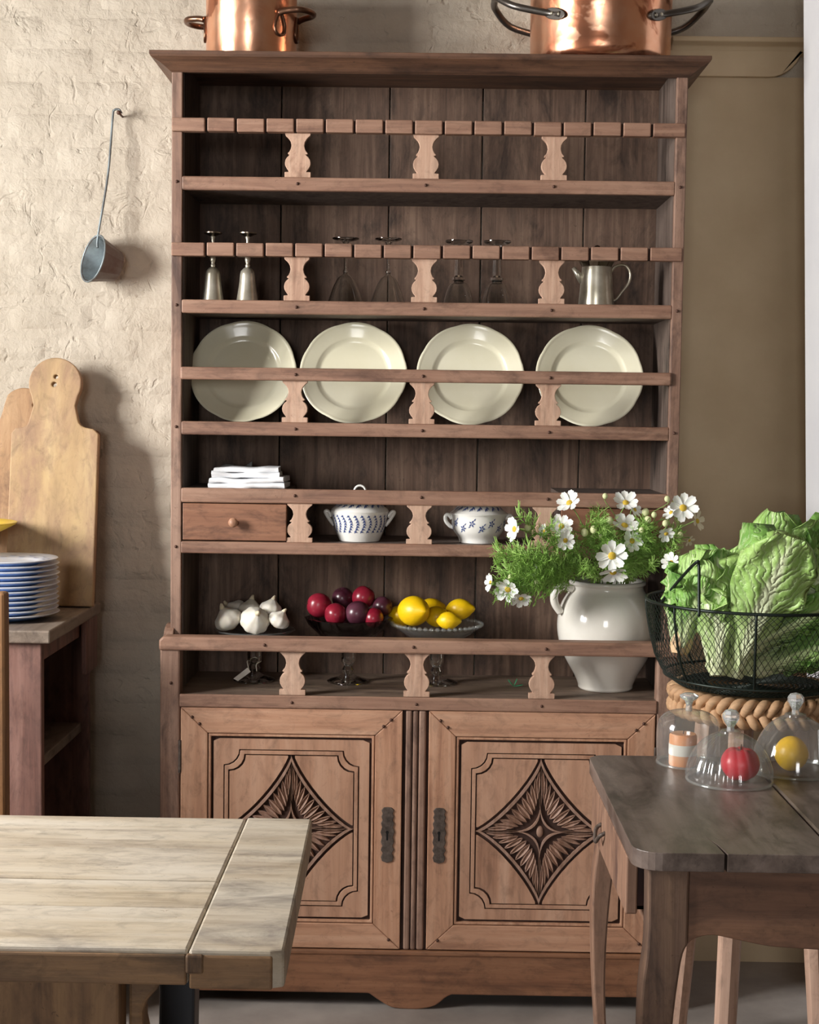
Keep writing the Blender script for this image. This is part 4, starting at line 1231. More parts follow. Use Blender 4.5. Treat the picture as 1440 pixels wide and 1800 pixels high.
# fruit pieces
def at(px, py, Y): return PY(px, py, Y)
def garlic(px, py, Y, r_, tilt, az, label, zmin=None):
    c = at(px, py, Y)
    if zmin is not None: c.z = max(c.z, zmin + r_ * 0.75)
    g = thing('garlic_bulb', label, 'garlic', tuple(c), 'garlic bulbs on the glass stand')
    Mx = Matrix.Rotation(az, 3, 'Z') @ Matrix.Rotation(tilt, 3, 'Y')
    def fun(dv, pp):
        a_ = math.atan2(dv.y, dv.x); lob = 1 + 0.10 * abs(math.cos(4.5 * a_ + 0.3)) * math.sqrt(max(0, 1 - dv.z * dv.z))
        zz = pp.z
        if dv.z > 0.5: 
            k = (dv.z - 0.5) / 0.5
            return Vector((pp.x * lob * (1 - 0.45 * k), pp.y * lob * (1 - 0.45 * k), zz + r_ * 0.20 * k * k))
        return Vector((pp.x * lob, pp.y * lob, zz * (0.8 if dv.z < 0 else 1)))
    MB().ball(c, (r_, r_, r_ * 0.88), 36, 18, Mx, fun).build('bulb', 'garlic', g, smooth=True)
    up_ = Mx @ Vector((0, 0, 1))
    sd = Mx @ Vector((1, 0, 0))
    MB().tube([c + up_ * r_ * 0.95, c + up_ * r_ * 1.2 + sd * r_ * 0.05, c + up_ * r_ * 1.36 + sd * r_ * 0.12], [r_ * 0.24, r_ * 0.15, r_ * 0.09], 8).build('neck', 'stalk_dry', g, smooth=True)
    MB().lathe([(0.0, -r_ * 0.74), (r_ * 0.22, -r_ * 0.73), (r_ * 0.25, -r_ * 0.66), (0.0, -r_ * 0.6)], 12).xf(lambda p_: Mx @ p_ + c).build('root', 'garlic_root', g, smooth=True)
GY = L1.y
lab = 'white garlic bulb '
garlic(402, 1090, GY - 0.03, 0.034, -0.5, 0.1, lab + 'at the dresser-post end of the pile, neck tilted up')
garlic(414, 1075, GY + 0.045, 0.030, -0.9, 0.3, lab + 'at the back of the pile with a pointed neck', None)
garlic(440, 1074, GY + 0.028, 0.031, 0.2, 1.0, lab + 'upright on top of the pile middle')
garlic(448, 1091, GY - 0.045, 0.035, 0.9, -1.2, lab + 'in front of the pile showing its cloves')
garlic(476, 1071, GY + 0.010, 0.027, 0.25, 0.5, lab + 'standing highest on the pile')
garlic(490, 1091, GY - 0.042, 0.026, 0.5, 0.2, lab + 'at the plum side end of the pile')
PYY = st2.location.y
for i, (px, py, dy, r_, mt) in enumerate([(561, 1064, -0.01, 0.0285, 'plum_red'), (603, 1052, 0.035, 0.026, 'plum_dark'), (639, 1050, 0.018, 0.0265, 'plum_red'), (672, 1066, 0.012, 0.0235, 'plum_dark'), (590, 1080, -0.045, 0.026, 'plum_red'), (629, 1078, -0.045, 0.0285, 'plum_dark'), (657, 1086, -0.05, 0.0225, 'plum_red'), (604, 1084, 0.028, 0.020, 'plum_dark')]):
    c = at(px, py, PYY + dy); r_ *= 1.1
    g = thing('plum', ('glossy red plum heaped in the dark glass bowl' if mt == 'plum_red' else 'dark purple plum heaped in the dark glass bowl'), 'plum', tuple(c), 'red plums in the glass bowl' if mt == 'plum_red' else 'dark plums in the glass bowl')
    def fun(dv, pp):
        a_ = math.atan2(dv.y, dv.x)
        k = max(0.0, dv.z)
        return pp * (1 - 0.05 * math.exp(-((a_) / 0.25) ** 2) * (1 - dv.z * dv.z)) + Vector((0, 0, -r_ * 0.12 * math.exp(-((1 - dv.z) / 0.05))))
    Mx = Matrix.Rotation(random.uniform(0, 6), 3, 'Z') @ Matrix.Rotation(random.uniform(0.4, 1.6), 3, 'X')
    MB().ball(c, (r_, r_, r_ * 1.04), 28, 16, Mx, fun).build('flesh', mt, g, smooth=True)
    up_ = Mx @ Vector((0, 0, 1))
    MB().tube([c + up_ * r_ * 0.85, c + up_ * r_ * 1.05], 0.0012, 6).build('stalk', 'nail', g)
LY = st3.location.y
def lemon(c, r_, axis_, label, mat='lemon', group='lemons on the glass stand', stretch=1.28, tips=1.0):
    axis_ = Vector(axis_).normalized()
    q = axis_.to_track_quat('Z', 'Y').to_matrix()
    def fun(dv, pp):
        k = abs(dv.z)
        tip = max(0, (k - 0.86) / 0.14)
        s_ = 1 if dv.z > 0 else -1
        return Vector((pp.x * (1 - 0.06 * k), pp.y * (1 - 0.06 * k), pp.z + s_ * r_ * (0.26 if s_ > 0 else 0.10) * tips * tip ** 1.3))
    o = thing('lemon', label, 'lemon', tuple(c), group)
    MB().ball(c, (r_, r_, r_ * stretch), 32, 20, q, fun).build('peel', mat, o, smooth=True)
    MB().ball(c - axis_ * r_ * (stretch + 0.08), (r_ * 0.1,) * 3, 8, 6).build('stem_scar', 'garlic_root', o, smooth=True)
lemon(at(727, 1074, LY - 0.035), 0.0385, (0.5, -0.8, 0.1), 'large yellow lemon at the front of the pile, end on')
lemon(at(703, 1083, LY + 0.030), 0.0275, (-0.5, 0.7, 0.1), 'yellow lemon tucked next to the plums')
lemon(at(768, 1084, LY - 0.004), 0.0265, (1, -0.35, -0.15), 'yellow lemon lying lengthwise in the dish middle')
lemon(at(808, 1071, LY + 0.030), 0.0275, (0.95, -0.35, 0.1), 'yellow lemon with pointed nipple nearest the flowers')
lemon(at(757, 1070, LY + 0.058), 0.0275, (0.8, 0.3, 0.1), 'yellow lemon at the back of the pile')
lemon(at(788, 1091, LY - 0.060), 0.0225, (0.9, -0.2, 0.0), 'small yellow lemon low at the dish edge')
# fallen green leaf on the worktop
c = PZ(903, 1207, WT)
gl = MB()
for (dx, dz, an) in ((-0.012, 0.012, 2.2), (0.006, 0.003, 0.2), (0.0, 0.008, 1.2)):
    vs = []
    for i in range(7):
        s_ = i / 6; wv = 0.005 * math.sin(PI * s_)
        px_ = math.cos(an) * 0.024 * s_; pz_ = abs(math.sin(an)) * 0.022 * s_
        vs += [(c.x + px_ , c.y - wv, WT + 0.0006 + pz_ * 0.8), (c.x + px_, c.y + wv, WT + 0.0012 + pz_)]
    gl.add(vs, [(2 * i, 2 * i + 1, 2 * i + 3, 2 * i + 2) for i in range(6)])
o = gl.build('fallen_leaf', 'leaf_green', None, smooth=True, origin=(c.x, c.y, WT))
o.modifiers.new('thick', 'SOLIDIFY').thickness = 0.0006
tag(o, 'small bright green leaf fallen on the worktop near the crock', 'leaf')

# ------------------------------------------------------------------ white crock with cosmos
KY = 0.104
p = PY(1064, 1212, KY)
kr = thing('flower_crock', 'white glazed stoneware crock holding cosmos flowers on dresser worktop', 'vase', (p.x, KY, WT))
L = kr.location
kp_ = sm2([(0.066, 0.0), (0.069, 0.004), (0.070, 0.012), (0.080, 0.035), (0.100, 0.070), (0.116, 0.105), (0.124, 0.145), (0.1235, 0.180), (0.116, 0.212), (0.103, 0.236), (0.094, 0.248), (0.091, 0.256), (0.092, 0.262), (0.0965, 0.266), (0.0965, 0.272), (0.092, 0.275)], 4)
MB().lathe([(0.0, 0.0)] + kp_ + [(0.087, 0.272), (0.086, 0.25), (0.095, 0.22), (0.11, 0.15), (0.09, 0.07), (0, 0.02)], 64, L).build('body', 'crock', kr, smooth=True, auto=70)
MB().tube([L + Vector(q) for q in smoothpts([(-0.092, -0.03, 0.255), (-0.118, -0.04, 0.262), (-0.136, -0.042, 0.246), (-0.136, -0.042, 0.22), (-0.120, -0.035, 0.196)], 5)], 0.010, 10).build('handle', 'crock', kr, smooth=True)
mouth = L + Vector((0, -0.02, 0.262))

# petals and blooms
def petal_mesh(ln, wd, name):
    b = MB(); nu, nv = 5, 6
    vs = []
    for j in range(nv + 1):
        v = j / nv
        wv = wd * 0.5 * (0.25 + 0.75 * math.sin(PI * min(1, v * 0.62 + 0.02)) ** 1.2) * (1 if v < 0.9 else 0.92)
        for i in range(nu):
            u = i / (nu - 1) * 2 - 1
            tip = -0.10 * ln * (u * u) * (v > 0.8) + (0.03 * ln * math.cos(u * 7) if v > 0.95 else 0)
            vs.append((ln * v + tip, u * wv, 0.10 * ln * v * v - 0.12 * wd * (1 - u * u) * math.sin(PI * v)))
    b.add(vs, [(j * nu + i, j * nu + i + 1, (j + 1) * nu + i + 1, (j + 1) * nu + i) for j in range(nv) for i in range(nu - 1)])
    return b
pet = petal_mesh(1.0, 0.50, 'petal').build('petal', 'petal', None, smooth=True)
pet_old = petal_mesh(1.0, 0.50, 'petal').build('petal', 'petal_old', None, smooth=True)
cen = MB().ball((0, 0, 0.02), (0.24, 0.24, 0.14), 14, 8).build('flower_centre', 'pollen', None, smooth=True)
pet_used = [False, False, False]
def take(k, src):
    if not pet_used[k]:
        pet_used[k] = True; return src
    o = src.copy(); COL.objects.link(o); return o
def stem_path(c, back):
    r0 = Vector((random.uniform(-0.05, 0.05), random.uniform(-0.035, 0.01), 0))
    s0 = mouth + r0 + Vector((0, 0, -0.05))
    sh_ = Vector((mouth.x + r0.x * 1.05, 0.025, WT + 0.284))
    s1 = Vector((mouth.x + r0.x * 1.15, -0.020, WT + 0.292))
    e = Vector(c)
    mid = s1.lerp(e, 0.55) + Vector((0, -0.01, 0.025 if e.z > s1.z else 0.05))
    return smoothpts([s0, sh_, s1, mid, e + Vector(back) * 0.012, e], 6)
def bloom(px, py, Y, dia_px, face, label, n=8, old=False, spread=0.18):
    c = PY(px, py, Y)
    R_ = 1.14 * dia_px / 2 / (F / (3.61 + Y))
    t = thing('cosmos_flower', label, 'flower', tuple(c), 'cosmos flowers in the white crock')
    fz = Vector(face).normalized()
    q = fz.to_track_quat('Z', 'Y')
    a0 = random.uniform(0, 1)
    for k in range(n):
        o = take(1, pet_old) if old else take(0, pet)
        o.name = 'petal'
        o.parent = t
        rot = q.to_matrix() @ Matrix.Rotation(a0 + 2 * PI * k / n + random.uniform(-0.08, 0.08), 3, 'Z') @ Matrix.Rotation(-spread + random.uniform(-0.15, 0.15), 3, 'Y')
        o.rotation_mode = 'QUATERNION'; o.rotation_quaternion = rot.to_quaternion()
        o.location = (0, 0, 0); s_ = R_ * random.uniform(0.92, 1.06); o.scale = (s_, s_ * 1.05, s_)
    o = take(2, cen); o.name = 'flower_centre'; o.parent = t; o.location = (0, 0, 0); o.rotation_mode = 'QUATERNION'; o.rotation_quaternion = q; o.scale = (R_,) * 3
    MB().tube(stem_path(c - fz * 0.002, -fz), 0.0014, 5).build('stem', 'stem', t, smooth=True)
    return t
WL = 'white cosmos flower with a yellow centre in the crock'
bl_ = [
 (1001, 884, -0.075, 42, (-0.5, -0.7, 0.6), None), (987, 925, -0.10, 38, (-0.1, -1, 0.35), None), (994, 950, -0.12, 32, (0.2, -1, 0.0), None),
 (905, 930, -0.10, 42, (-0.85, -0.45, 0.1), 'white cosmos flower seen side on, in front of the round tureen'), (957, 934, -0.09, 26, (-0.9, -0.3, 0.3), None),
 (1100, 884, -0.08, 42, (0.1, -0.75, 0.7), None), (1116, 896, -0.06, 28, (0.6, -0.6, 0.5), None), (1098, 924, -0.10, 46, (0.2, -0.7, 0.75), None),
 (1111, 951, -0.11, 38, (0.3, -0.9, 0.3), None), (1076, 977, -0.14, 52, (0.0, -1, 0.1), 'largest white cosmos flower, facing forward just above the crock rim'),
 (1078, 1006, -0.13, 46, (0.0, -0.55, -0.8), 'white cosmos flower drooping over the crock rim'),
 (1201, 893, -0.12, 48, (0.0, -0.95, 0.2), 'white cosmos flower with broad petals against the beige wall'), (1180, 901, -0.09, 28, (-0.6, -0.6, 0.5), None),
 (1171, 938, -0.12, 28, (0.1, -0.8, -0.4), None), (1180, 989, -0.14, 32, (-0.5, -0.7, 0.4), 'white cosmos flower hanging above the wire basket edge'),
 (863, 1024, -0.08, 30, (-0.9, -0.4, 0.1), 'white cosmos flower drooping nearest the lemons'), (893, 1036, -0.10, 42, (-0.3, -0.9, -0.3), None), (916, 1052, -0.10, 36, (0.1, -0.7, -0.7), None),
 (937, 1003, -0.09, 26, (-0.6, -0.7, 0.2), None), (930, 1022, -0.06, 26, (-0.3, -0.8, -0.2), None)]
for (px, py, Y, dpx, fc, lb) in bl_:
    bloom(px, py, Y, dpx, fc, lb or WL)
bloom(1226, 916, -0.10, 34, (0.7, -0.6, 0.2), 'fading cream cosmos flower past the dresser post', 6, True)
bloom(1212, 950, -0.10, 20, (0.5, -0.7, -0.4), 'small withered cosmos flower above the lettuces', 5, True)
# buds
budm = MB().ball((0, 0, 0), (0.0075, 0.0075, 0.0085), 10, 8).build('bud_head', 'bud', None, smooth=True)
fb = True
for (px, py, Y) in [(1028, 936, -0.09), (1044, 931, -0.10), (1056, 940, -0.09), (1173, 877, -0.09), (1186, 884, -0.08), (1064, 872, -0.07), (1150, 905, -0.1), (1139, 914, -0.09), (1135, 900, -0.08), (928, 928, -0.08), (1170, 920, -0.12), (1196, 940, -0.1), (898, 1015, -0.08), (1128, 932, -0.12), (945, 1022, -0.1), (1072, 915, -0.1)]:
    c = PY(px, py, Y)
    t = thing('cosmos_bud', 'pale green unopened cosmos bud among the flowers', 'flower bud', tuple(c), 'cosmos buds in the white crock')
    o = budm if fb else inst(budm, (0, 0, 0), t, 'bud_head')
    fb = False
    o.parent = t; o.location = (0, 0, 0)
    s_ = random.uniform(0.8, 1.25); o.scale = (s_,) * 3
    MB().tube(stem_path(c, (0, 0, -1)), 0.0011, 5).build('stem', 'stem', t, smooth=True)
# feathery fronds
def frond_mesh(seed):
    rr = random.Random(seed); b = MB()
    main = [Vector((0, 0, 0)), Vector((0.01, 0.005, 0.04)), Vector((0.0, 0.012, 0.08)), Vector((-0.008, 0.02, 0.115))]
    mp = smoothpts(main, 5)
    b.tube(mp, 0.0011, 4)
    for i, q in enumerate(mp[2:]):
        for s_ in range(3):
            a_ = rr.uniform(0, 2 * PI)
            dv = Vector((math.cos(a_), math.sin(a_), rr.uniform(0.3, 1.0))).normalized()
            ln = rr.uniform(0.020, 0.045)
            e = q + dv * ln + Vector((0, 0, -0.15 * ln))
            m_ = q.lerp(e, 0.5) + Vector((0, 0, 0.004))
            b.tube([q, m_, e], [0.0009, 0.0009, 0.0006], 3, False)
            for k in range(4):
                f_ = q.lerp(e, rr.uniform(0.3, 0.95)); d2 = (dv + Vector((rr.uniform(-1, 1), rr.uniform(-1, 1), rr.uniform(-0.5, 0.9)))).normalized()
                b.tube([f_, f_ + d2 * rr.uniform(0.008, 0.020)], [0.0009, 0.0006], 3, False)
    return b
fr = [frond_mesh(k).build('frond', 'frond', None) for k in range(4)]
fused = [False] * 4
for i in range(84):
    k = i % 4
    if fused[k]: o = inst(fr[k], (0, 0, 0), None, 'frond')
    else: o = fr[k]; fused[k] = True
    px = random.uniform(905, 1200); py = random.uniform(925, 1012) + (40 if px < 960 and i % 3 else 0)
    if px > 1150: py = random.uniform(895, 985)
    if i >= 64: px, py = random.uniform(868, 960), random.uniform(985, 1050)
    if i >= 76: px, py = random.uniform(1040, 1150), random.uniform(900, 940)
    e = PY(px, py, random.uniform(-0.125, -0.045))
    lipf = Vector((mouth.x, -0.022, WT + 0.285))
    bs = e + (lipf - e) * 0.45 if (e - mouth).length > 0.12 else lipf + Vector((random.uniform(-0.06, 0.06), random.uniform(-0.01, 0.02), 0.0))
    dv = (e - bs)
    if dv.length < 0.03: dv = Vector((random.uniform(-0.4, 0.4), -0.4, 0.8)) * 0.09
    o.location = bs
    o.rotation_mode = 'QUATERNION'
    o.rotation_quaternion = dv.to_track_quat('Z', 'Y')
    s_ = max(0.6, min(1.1, dv.length / 0.11)); o.scale = (s_,) * 3
    tag(o, 'feathery green cosmos foliage frond in the crock', 'foliage', 'cosmos foliage in the white crock')

# ------------------------------------------------------------------ woven stool with wire basket and lettuces
SZ = 0.862
SC = Vector((0.752, -0.335, 0))
SR = 0.182
stl = thing('woven_stool', 'tall wooden stool with a braided rush seat carrying the wire basket', 'stool', (SC.x, SC.y, 0))
MB().lathe([(0.0, SZ - 0.012), (0.06, SZ - 0.010), (0.12, SZ - 0.010), (SR - 0.015, SZ - 0.006), (SR - 0.01, SZ - 0.03), (SR - 0.02, SZ - 0.055), (0, SZ - 0.055)], 48, (SC.x, SC.y, 0)).build('seat', 'rush', stl, smooth=True, auto=50)
for k in range(3):
    pth = []
    N = 264; cyc = 15
    for i in range(N):
        a_ = 2 * PI * i / N; ph = cyc * a_ + 2 * PI * k / 3
        rr = SR + 0.0105 * math.sin(2 * ph)
        pth.append(Vector((SC.x + rr * math.cos(a_), SC.y + rr * math.sin(a_), SZ - 0.030 + 0.0235 * math.sin(ph))))
    pth.append(pth[0])
    MB().tube(pth, 0.0108, 8, False).build('braid_strand', 'rush', stl, smooth=True)
for (ax_, ay_) in ((-0.5, -0.87), (-0.87, 0.5), (0.97, 0.15)):
    t0 = SC + Vector((ax_ * 0.112, ay_ * 0.112, SZ - 0.045)); t1 = SC + Vector((ax_ * 0.175, ay_ * 0.165, 0))
    MB().tube([t0, t0.lerp(t1, 0.5), t1], [0.027, 0.0265, 0.023], 8).build('leg', 'beech', stl)

BZ = SZ + 0.002
bk = thing('wire_basket', 'round dark wire mesh basket full of romaine on the woven stool', 'basket', (SC.x - 0.012, SC.y, BZ))
BC = Vector(bk.location)
BR_ = 0.238; BHt = 0.185
_bp = [(0.0, 0.002), (0.168, 0.003), (0.196, 0.022), (0.216, 0.060), (0.229, 0.110), (0.238, 0.160), (0.240, 0.190)]
def bprof(s_):      # s in 0..1 from bottom centre to rim
    x = s_ * (len(_bp) - 1); i_ = min(int(x), len(_bp) - 2); f_ = x - i_
    return (_bp[i_][0] * (1 - f_) + _bp[i_ + 1][0] * f_, _bp[i_][1] * (1 - f_) + _bp[i_ + 1][1] * f_)
net = MB()
NA, NS = 104, 24
def bp(i, j):
    s_ = 0.10 + 0.90 * j / NS
    r_, z_ = bprof(s_)
    a_ = 2 * PI * (i + (0.5 if j % 2 else 0)) / NA
    return BC + Vector((r_ * math.cos(a_), r_ * math.sin(a_), z_))
for j in range(NS):
    for i in range(NA):
        p0 = bp(i, j)
        nb = (i, i - 1) if j % 2 == 0 else (i, i + 1)
        for k in nb:
            net.tube([p0, bp(k, j + 1)], 0.0007, 3, False)
net.build('mesh_net', 'wire', bk)['kind'] = 'stuff'
def circ(s_, r_w):
    r_, z_ = bprof(s_)
    return MB().tube([BC + Vector((r_ * math.cos(2 * PI * k / 64), r_ * math.sin(2 * PI * k / 64), z_)) for k in range(65)], r_w, 8, False)
circ(1.0, 0.0035).build('rim', 'wire', bk, smooth=True)
circ(0.34, 0.003).build('base_ring', 'wire', bk, smooth=True)
bw = MB()
for k in range(1, 15):
    rr = 0.168 * k / 15
    bw.tube([BC + Vector((rr * math.cos(2 * PI * q / 40), rr * math.sin(2 * PI * q / 40), 0.003)) for q in range(41)], 0.0022, 5, False)
bw.build('base_coil', 'wire', bk, smooth=True)
for k in range(8):
    a_ = 2 * PI * k / 8 + 0.21 - PI / 2 - 0.42
    MB().tube([BC + Vector((bprof(q)[0] * 1.004 * math.cos(a_), bprof(q)[0] * 1.004 * math.sin(a_), bprof(q)[1])) for q in [0.3 + 0.7 * i / 10 for i in range(11)]], 0.0028, 6).build('rib', 'wire', bk, smooth=True)
# folding wire handle lying against the heads on the flower side
hA = PY(1160, 1062, SC.y - 0.05); hB = PY(1229, 984, SC.y - 0.20); hC = PY(1229, 1084, SC.y - 0.226)
MB().tube(smoothpts([hA, hA.lerp(hB, 0.55) + Vector((-0.002, 0, 0.002)), hB + Vector((-0.006, 0, -0.006)), hB + Vector((0.0, 0, -0.012)), hB.lerp(hC, 0.5), hC], 6), 0.0034, 8).build('handle', 'wire', bk, smooth=True)

def romaine_leaf(base, dr_, out, ln, wd, bend, cup, seed, name, mat, parent, crink=0.010, base_w=0.32):
    dr_ = Vector(dr_).normalized(); out = (Vector(out) - dr_ * Vector(out).dot(dr_)).normalized(); sd = dr_.cross(out)
    nu, nv = 15, 20
    vs = []; uvs = []
    for j in range(nv + 1):
        v = j / nv
        wv = base_w + (1 - base_w) * math.sin(min(1.0, v / 0.72) * PI / 2) ** 2.0
        if v > 0.72: wv *= math.sqrt(max(0.0, 1 - ((v - 0.72) / 0.30) ** 2))
        for i in range(nu):
            u = i / (nu - 1) * 2 - 1
            x = u * wv * wd * 0.5
            h = -cup * (u * u) * wd * (1 - 0.45 * v) + bend * ln * v * v
            q = base + dr_ * (ln * v)
            nz = mnoise.noise(Vector((u * 2.3 + seed, v * 6.5, seed * 0.7))) + 0.6 * mnoise.noise(Vector((u * 5 + seed, v * 13, seed * 1.7)))
            ruf = crink * nz * (0.25 + 1.6 * abs(u) ** 1.4) * min(1, v * 1.9)
            edge = 0.017 * math.sin(v * 26 + seed * 3 + (3 if u > 0 else 0)) * abs(u) ** 4 * min(1, v * 1.6)
            vs.append(q + sd * (x + 0.004 * nz * v) + out * (h + ruf + edge))
            uvs.append((u * 0.5 + 0.5, v))
    fs = [(j * nu + i, j * nu + i + 1, (j + 1) * nu + i + 1, (j + 1) * nu + i) for j in range(nv) for i in range(nu - 1)]
    off = world_loc(parent)
    me = bpy.data.meshes.new(name)
    me.from_pydata([tuple(q - off) for q in vs], [], fs)
    ul = me.uv_layers.new(name='UVMap')
    for lp_ in me.loops: ul.data[lp_.index].uv = uvs[lp_.vertex_index]
    o = link(name, me, mat, parent)
    shade(o)
    o.modifiers.new('thick', 'SOLIDIFY').thickness = 0.0012
    return o
def romaine(base, tip, wd, label, n=9, seed=1, spread=0.30, dark=0.3, face=None, butt='butt_pale'):
    base = Vector(base); tip = Vector(tip)
    ax = (tip - base); ln = ax.length; ax.normalize()
    t = thing('romaine_lettuce', label, 'lettuce', tuple(base), 'romaine lettuces in the wire basket')
    rr = random.Random(seed)
    e1_ = (Vector((0, -1, 0.001)) - ax * (-ax.y)).normalized(); e2_ = ax.cross(e1_)
    n += 3
    for k in range(n):
        a_ = 2 * PI * k * 0.381966 + (face or 0)
        lay = k / n                                   # outer leaves first
        out = e1_ * math.cos(a_) + e2_ * math.sin(a_)
        rad0 = 0.020 * (1 - lay) + 0.004
        dr_ = ax + out * ((spread + 0.10) * (1 - lay * 0.8) * rr.uniform(0.5, 1.25)) + Vector((rr.uniform(-0.08, 0.08), rr.uniform(-0.05, 0.05), 0))
        L_ = ln * rr.uniform(0.85, 1.05) * (1 - 0.10 * (lay if lay > 0.5 else 0))
        romaine_leaf(base + out * rad0, dr_, out, L_, wd * rr.uniform(0.62, 0.95) * (1 - 0.20 * lay), rr.uniform(-0.10, 0.22), rr.uniform(0.15, 0.40), seed * 3.1 + k, 'leaf', 'lettuce_dark' if rr.random() < dark else 'lettuce', t, 0.016, 0.30)
    b = MB().tube([base - ax * 0.012, base + ax * 0.004, base + ax * 0.02, base + ax * 0.06], [0.017, 0.023, 0.024, 0.014], 14)
    b.build('butt', butt, t, smooth=True, auto=60)
    return t
y0_ = SC.y
romaine(PY(1196, 1140, y0_ - 0.10), PY(1222, 985, y0_ - 0.06), 0.11, 'romaine head with a browned cut butt near the flower side of basket', 8, 2, 0.20, 0.35, None, 'butt')
romaine(PY(1262, 1178, y0_ - 0.15), PY(1252, 968, y0_ - 0.08), 0.14, 'upright romaine head behind the basket handle wire', 9, 3, 0.20, 0.4)
romaine(PY(1292, 1182, y0_ - 0.14), PY(1352, 938, y0_ - 0.10), 0.19, 'romaine head with a broad veined leaf facing out in the basket middle', 10, 5, 0.20, 0.15)
romaine(PY(1345, 1165, y0_ + 0.00), PY(1402, 890, y0_ - 0.02), 0.20, 'tallest romaine head standing at the back of the basket', 10, 7, 0.22, 0.45)
romaine(PY(1312, 1138, y0_ - 0.150), PY(1475, 1040, y0_ - 0.07), 0.13, 'romaine head lying with its pale butt at the basket front', 9, 9, 0.16, 0.6)
romaine(PY(1332, 1176, y0_ - 0.120), PY(1480, 1112, y0_ - 0.06), 0.12, 'romaine head lying lowest in the basket', 8, 11, 0.15, 0.6)
romaine(PY(1275, 1150, y0_ + 0.03), PY(1300, 965, y0_ + 0.06), 0.15, 'darker romaine head at the back between taller heads', 8, 13, 0.25, 0.9)
romaine(PY(1400, 1120, y0_ - 0.04), PY(1450, 960, y0_ - 0.08), 0.18, 'romaine head leaning toward the white wall', 9, 15, 0.25, 0.4)

# ------------------------------------------------------------------ right table
RZ = 0.76
rt_ = thing('oak_table', 'old dark oak side table with scalloped apron and curved legs under glass domes', 'table', (0.66, -0.92, 0))
X0, X1, Y0, Y1 = 0.346, 0.985, -1.275, -0.590
TH = 0.030
xs = 0.672
def rc(cx_, cy_, r_, a0, a1, n=6): return [(cx_ + r_ * math.cos(a0 + (a1 - a0) * i / n), cy_ + r_ * math.sin(a0 + (a1 - a0) * i / n)) for i in range(n + 1)]
ck = PZ(1282, 1508, RZ)
P = [(xs - 0.002, Y1)] + rc(X0 + 0.035, Y1 - 0.035, 0.035, PI / 2, PI) + rc(X0 + 0.045, Y0 + 0.045, 0.045, PI, PI * 1.5) + [(ck.x - 0.0025, Y0), (ck.x - 0.006, Y0 + 0.05), (ck.x - 0.012, Y0 + 0.085), (ck.x - 0.004, Y0 + 0.05), (ck.x + 0.002, Y0), (xs - 0.002, Y0)]
MB().prism(P, RZ - TH, RZ, 'Z').build('top_plank', 'oak', rt_, bevel=0.006)
P = [(xs + 0.002, Y0)] + rc(X1 - 0.04, Y0 + 0.04, 0.04, -PI / 2, 0) + rc(X1 - 0.035, Y1 - 0.035, 0.035, 0, PI / 2) + [(xs + 0.002, Y1)]
MB().prism(P, RZ - TH, RZ, 'Z').build('top_plank', 'oak', rt_, bevel=0.006)
fl = Y0 + 0.028                                  # front face of legs
zA = RZ - TH
lx0 = PY(1140, 1560, fl).x; lx1 = PY(1212, 1560, fl).x
def zpx(px, py): return PY(px, py, fl).z
def leg_poly(xa, xb, z_ap):
    outer = sm2([(xa, zA), (xa + 0.001, 0.60), (xa - 0.006, 0.53), (xa - 0.008, 0.45), (xa - 0.002, 0.30), (xa + 0.012, 0.12), (xa + 0.016, 0.04), (xa + 0.006, 0.0)], 4)
    inner = sm2([(xb - 0.012, 0.0), (xb - 0.014, 0.04), (xb - 0.016, 0.12), (xb - 0.026, 0.30), (xb - 0.022, 0.45), (xb - 0.010, z_ap - 0.03), (xb, z_ap)], 4) + [(xb, zA)]
    return outer + inner
zap = zpx(1214, 1662)
MB().prism(leg_poly(lx0, lx1, zap), fl, fl + 0.055).build('leg', 'oak_leg', rt_, bevel=0.004)
rx = X1 - 0.03
mir = [(2 * ((lx0 + rx) / 2) - x, z) for x, z in leg_poly(lx0, lx1, zap)]
MB().prism(mir, fl, fl + 0.055).build('leg', 'oak_leg', rt_, bevel=0.004)
bl0 = Y1 - 0.07
# rear legs: curved profile seen from the side
def side_leg(xa, xb, ya, yb):
    o_ = sm2([(ya, zA), (ya, 0.60), (ya - 0.004, 0.5), (ya - 0.004, 0.3), (ya + 0.012, 0.1), (ya + 0.010, 0.0)], 4)
    i_ = sm2([(yb + 0.004, 0.0), (yb, 0.1), (yb + 0.012, 0.3), (yb + 0.016, 0.5), (yb + 0.002, 0.62), (yb, zA)], 4)
    return o_ + i_
for xa, xb in ((lx0 - 0.012, lx0 + 0.036), (rx - 0.048, rx)):
    P = leg_poly(xa, xb + 0.0, zap)
    MB().prism(P, bl0 - 0.0, bl0 + 0.052).build('leg', 'oak_side', rt_, bevel=0.004)
# front apron, scalloped
mx_ = (lx1 + (2 * ((lx0 + rx) / 2) - lx1)) / 2
half = sm2([(lx1 + 0.0005, zap), (lx1 + 0.012, zap + 0.010), (lx1 + 0.040, zap + 0.016), (lx1 + 0.075, zap + 0.010), (lx1 + 0.115, zap + 0.002), (lx1 + 0.145, zap - 0.002), (mx_, zap - 0.006)], 4)
low = half + [(2 * mx_ - x, z) for x, z in reversed(half[:-1])]
MB().strip(low, zA, fl + 0.004, fl + 0.028).build('front_apron', 'oak_apron', rt_, bevel=0.003)
MB().strip([(x, zA - 0.09) for x, z in (low[0], low[-1])], zA, bl0 + 0.02, bl0 + 0.044).build('rear_apron', 'oak_apron', rt_, bevel=0.003)
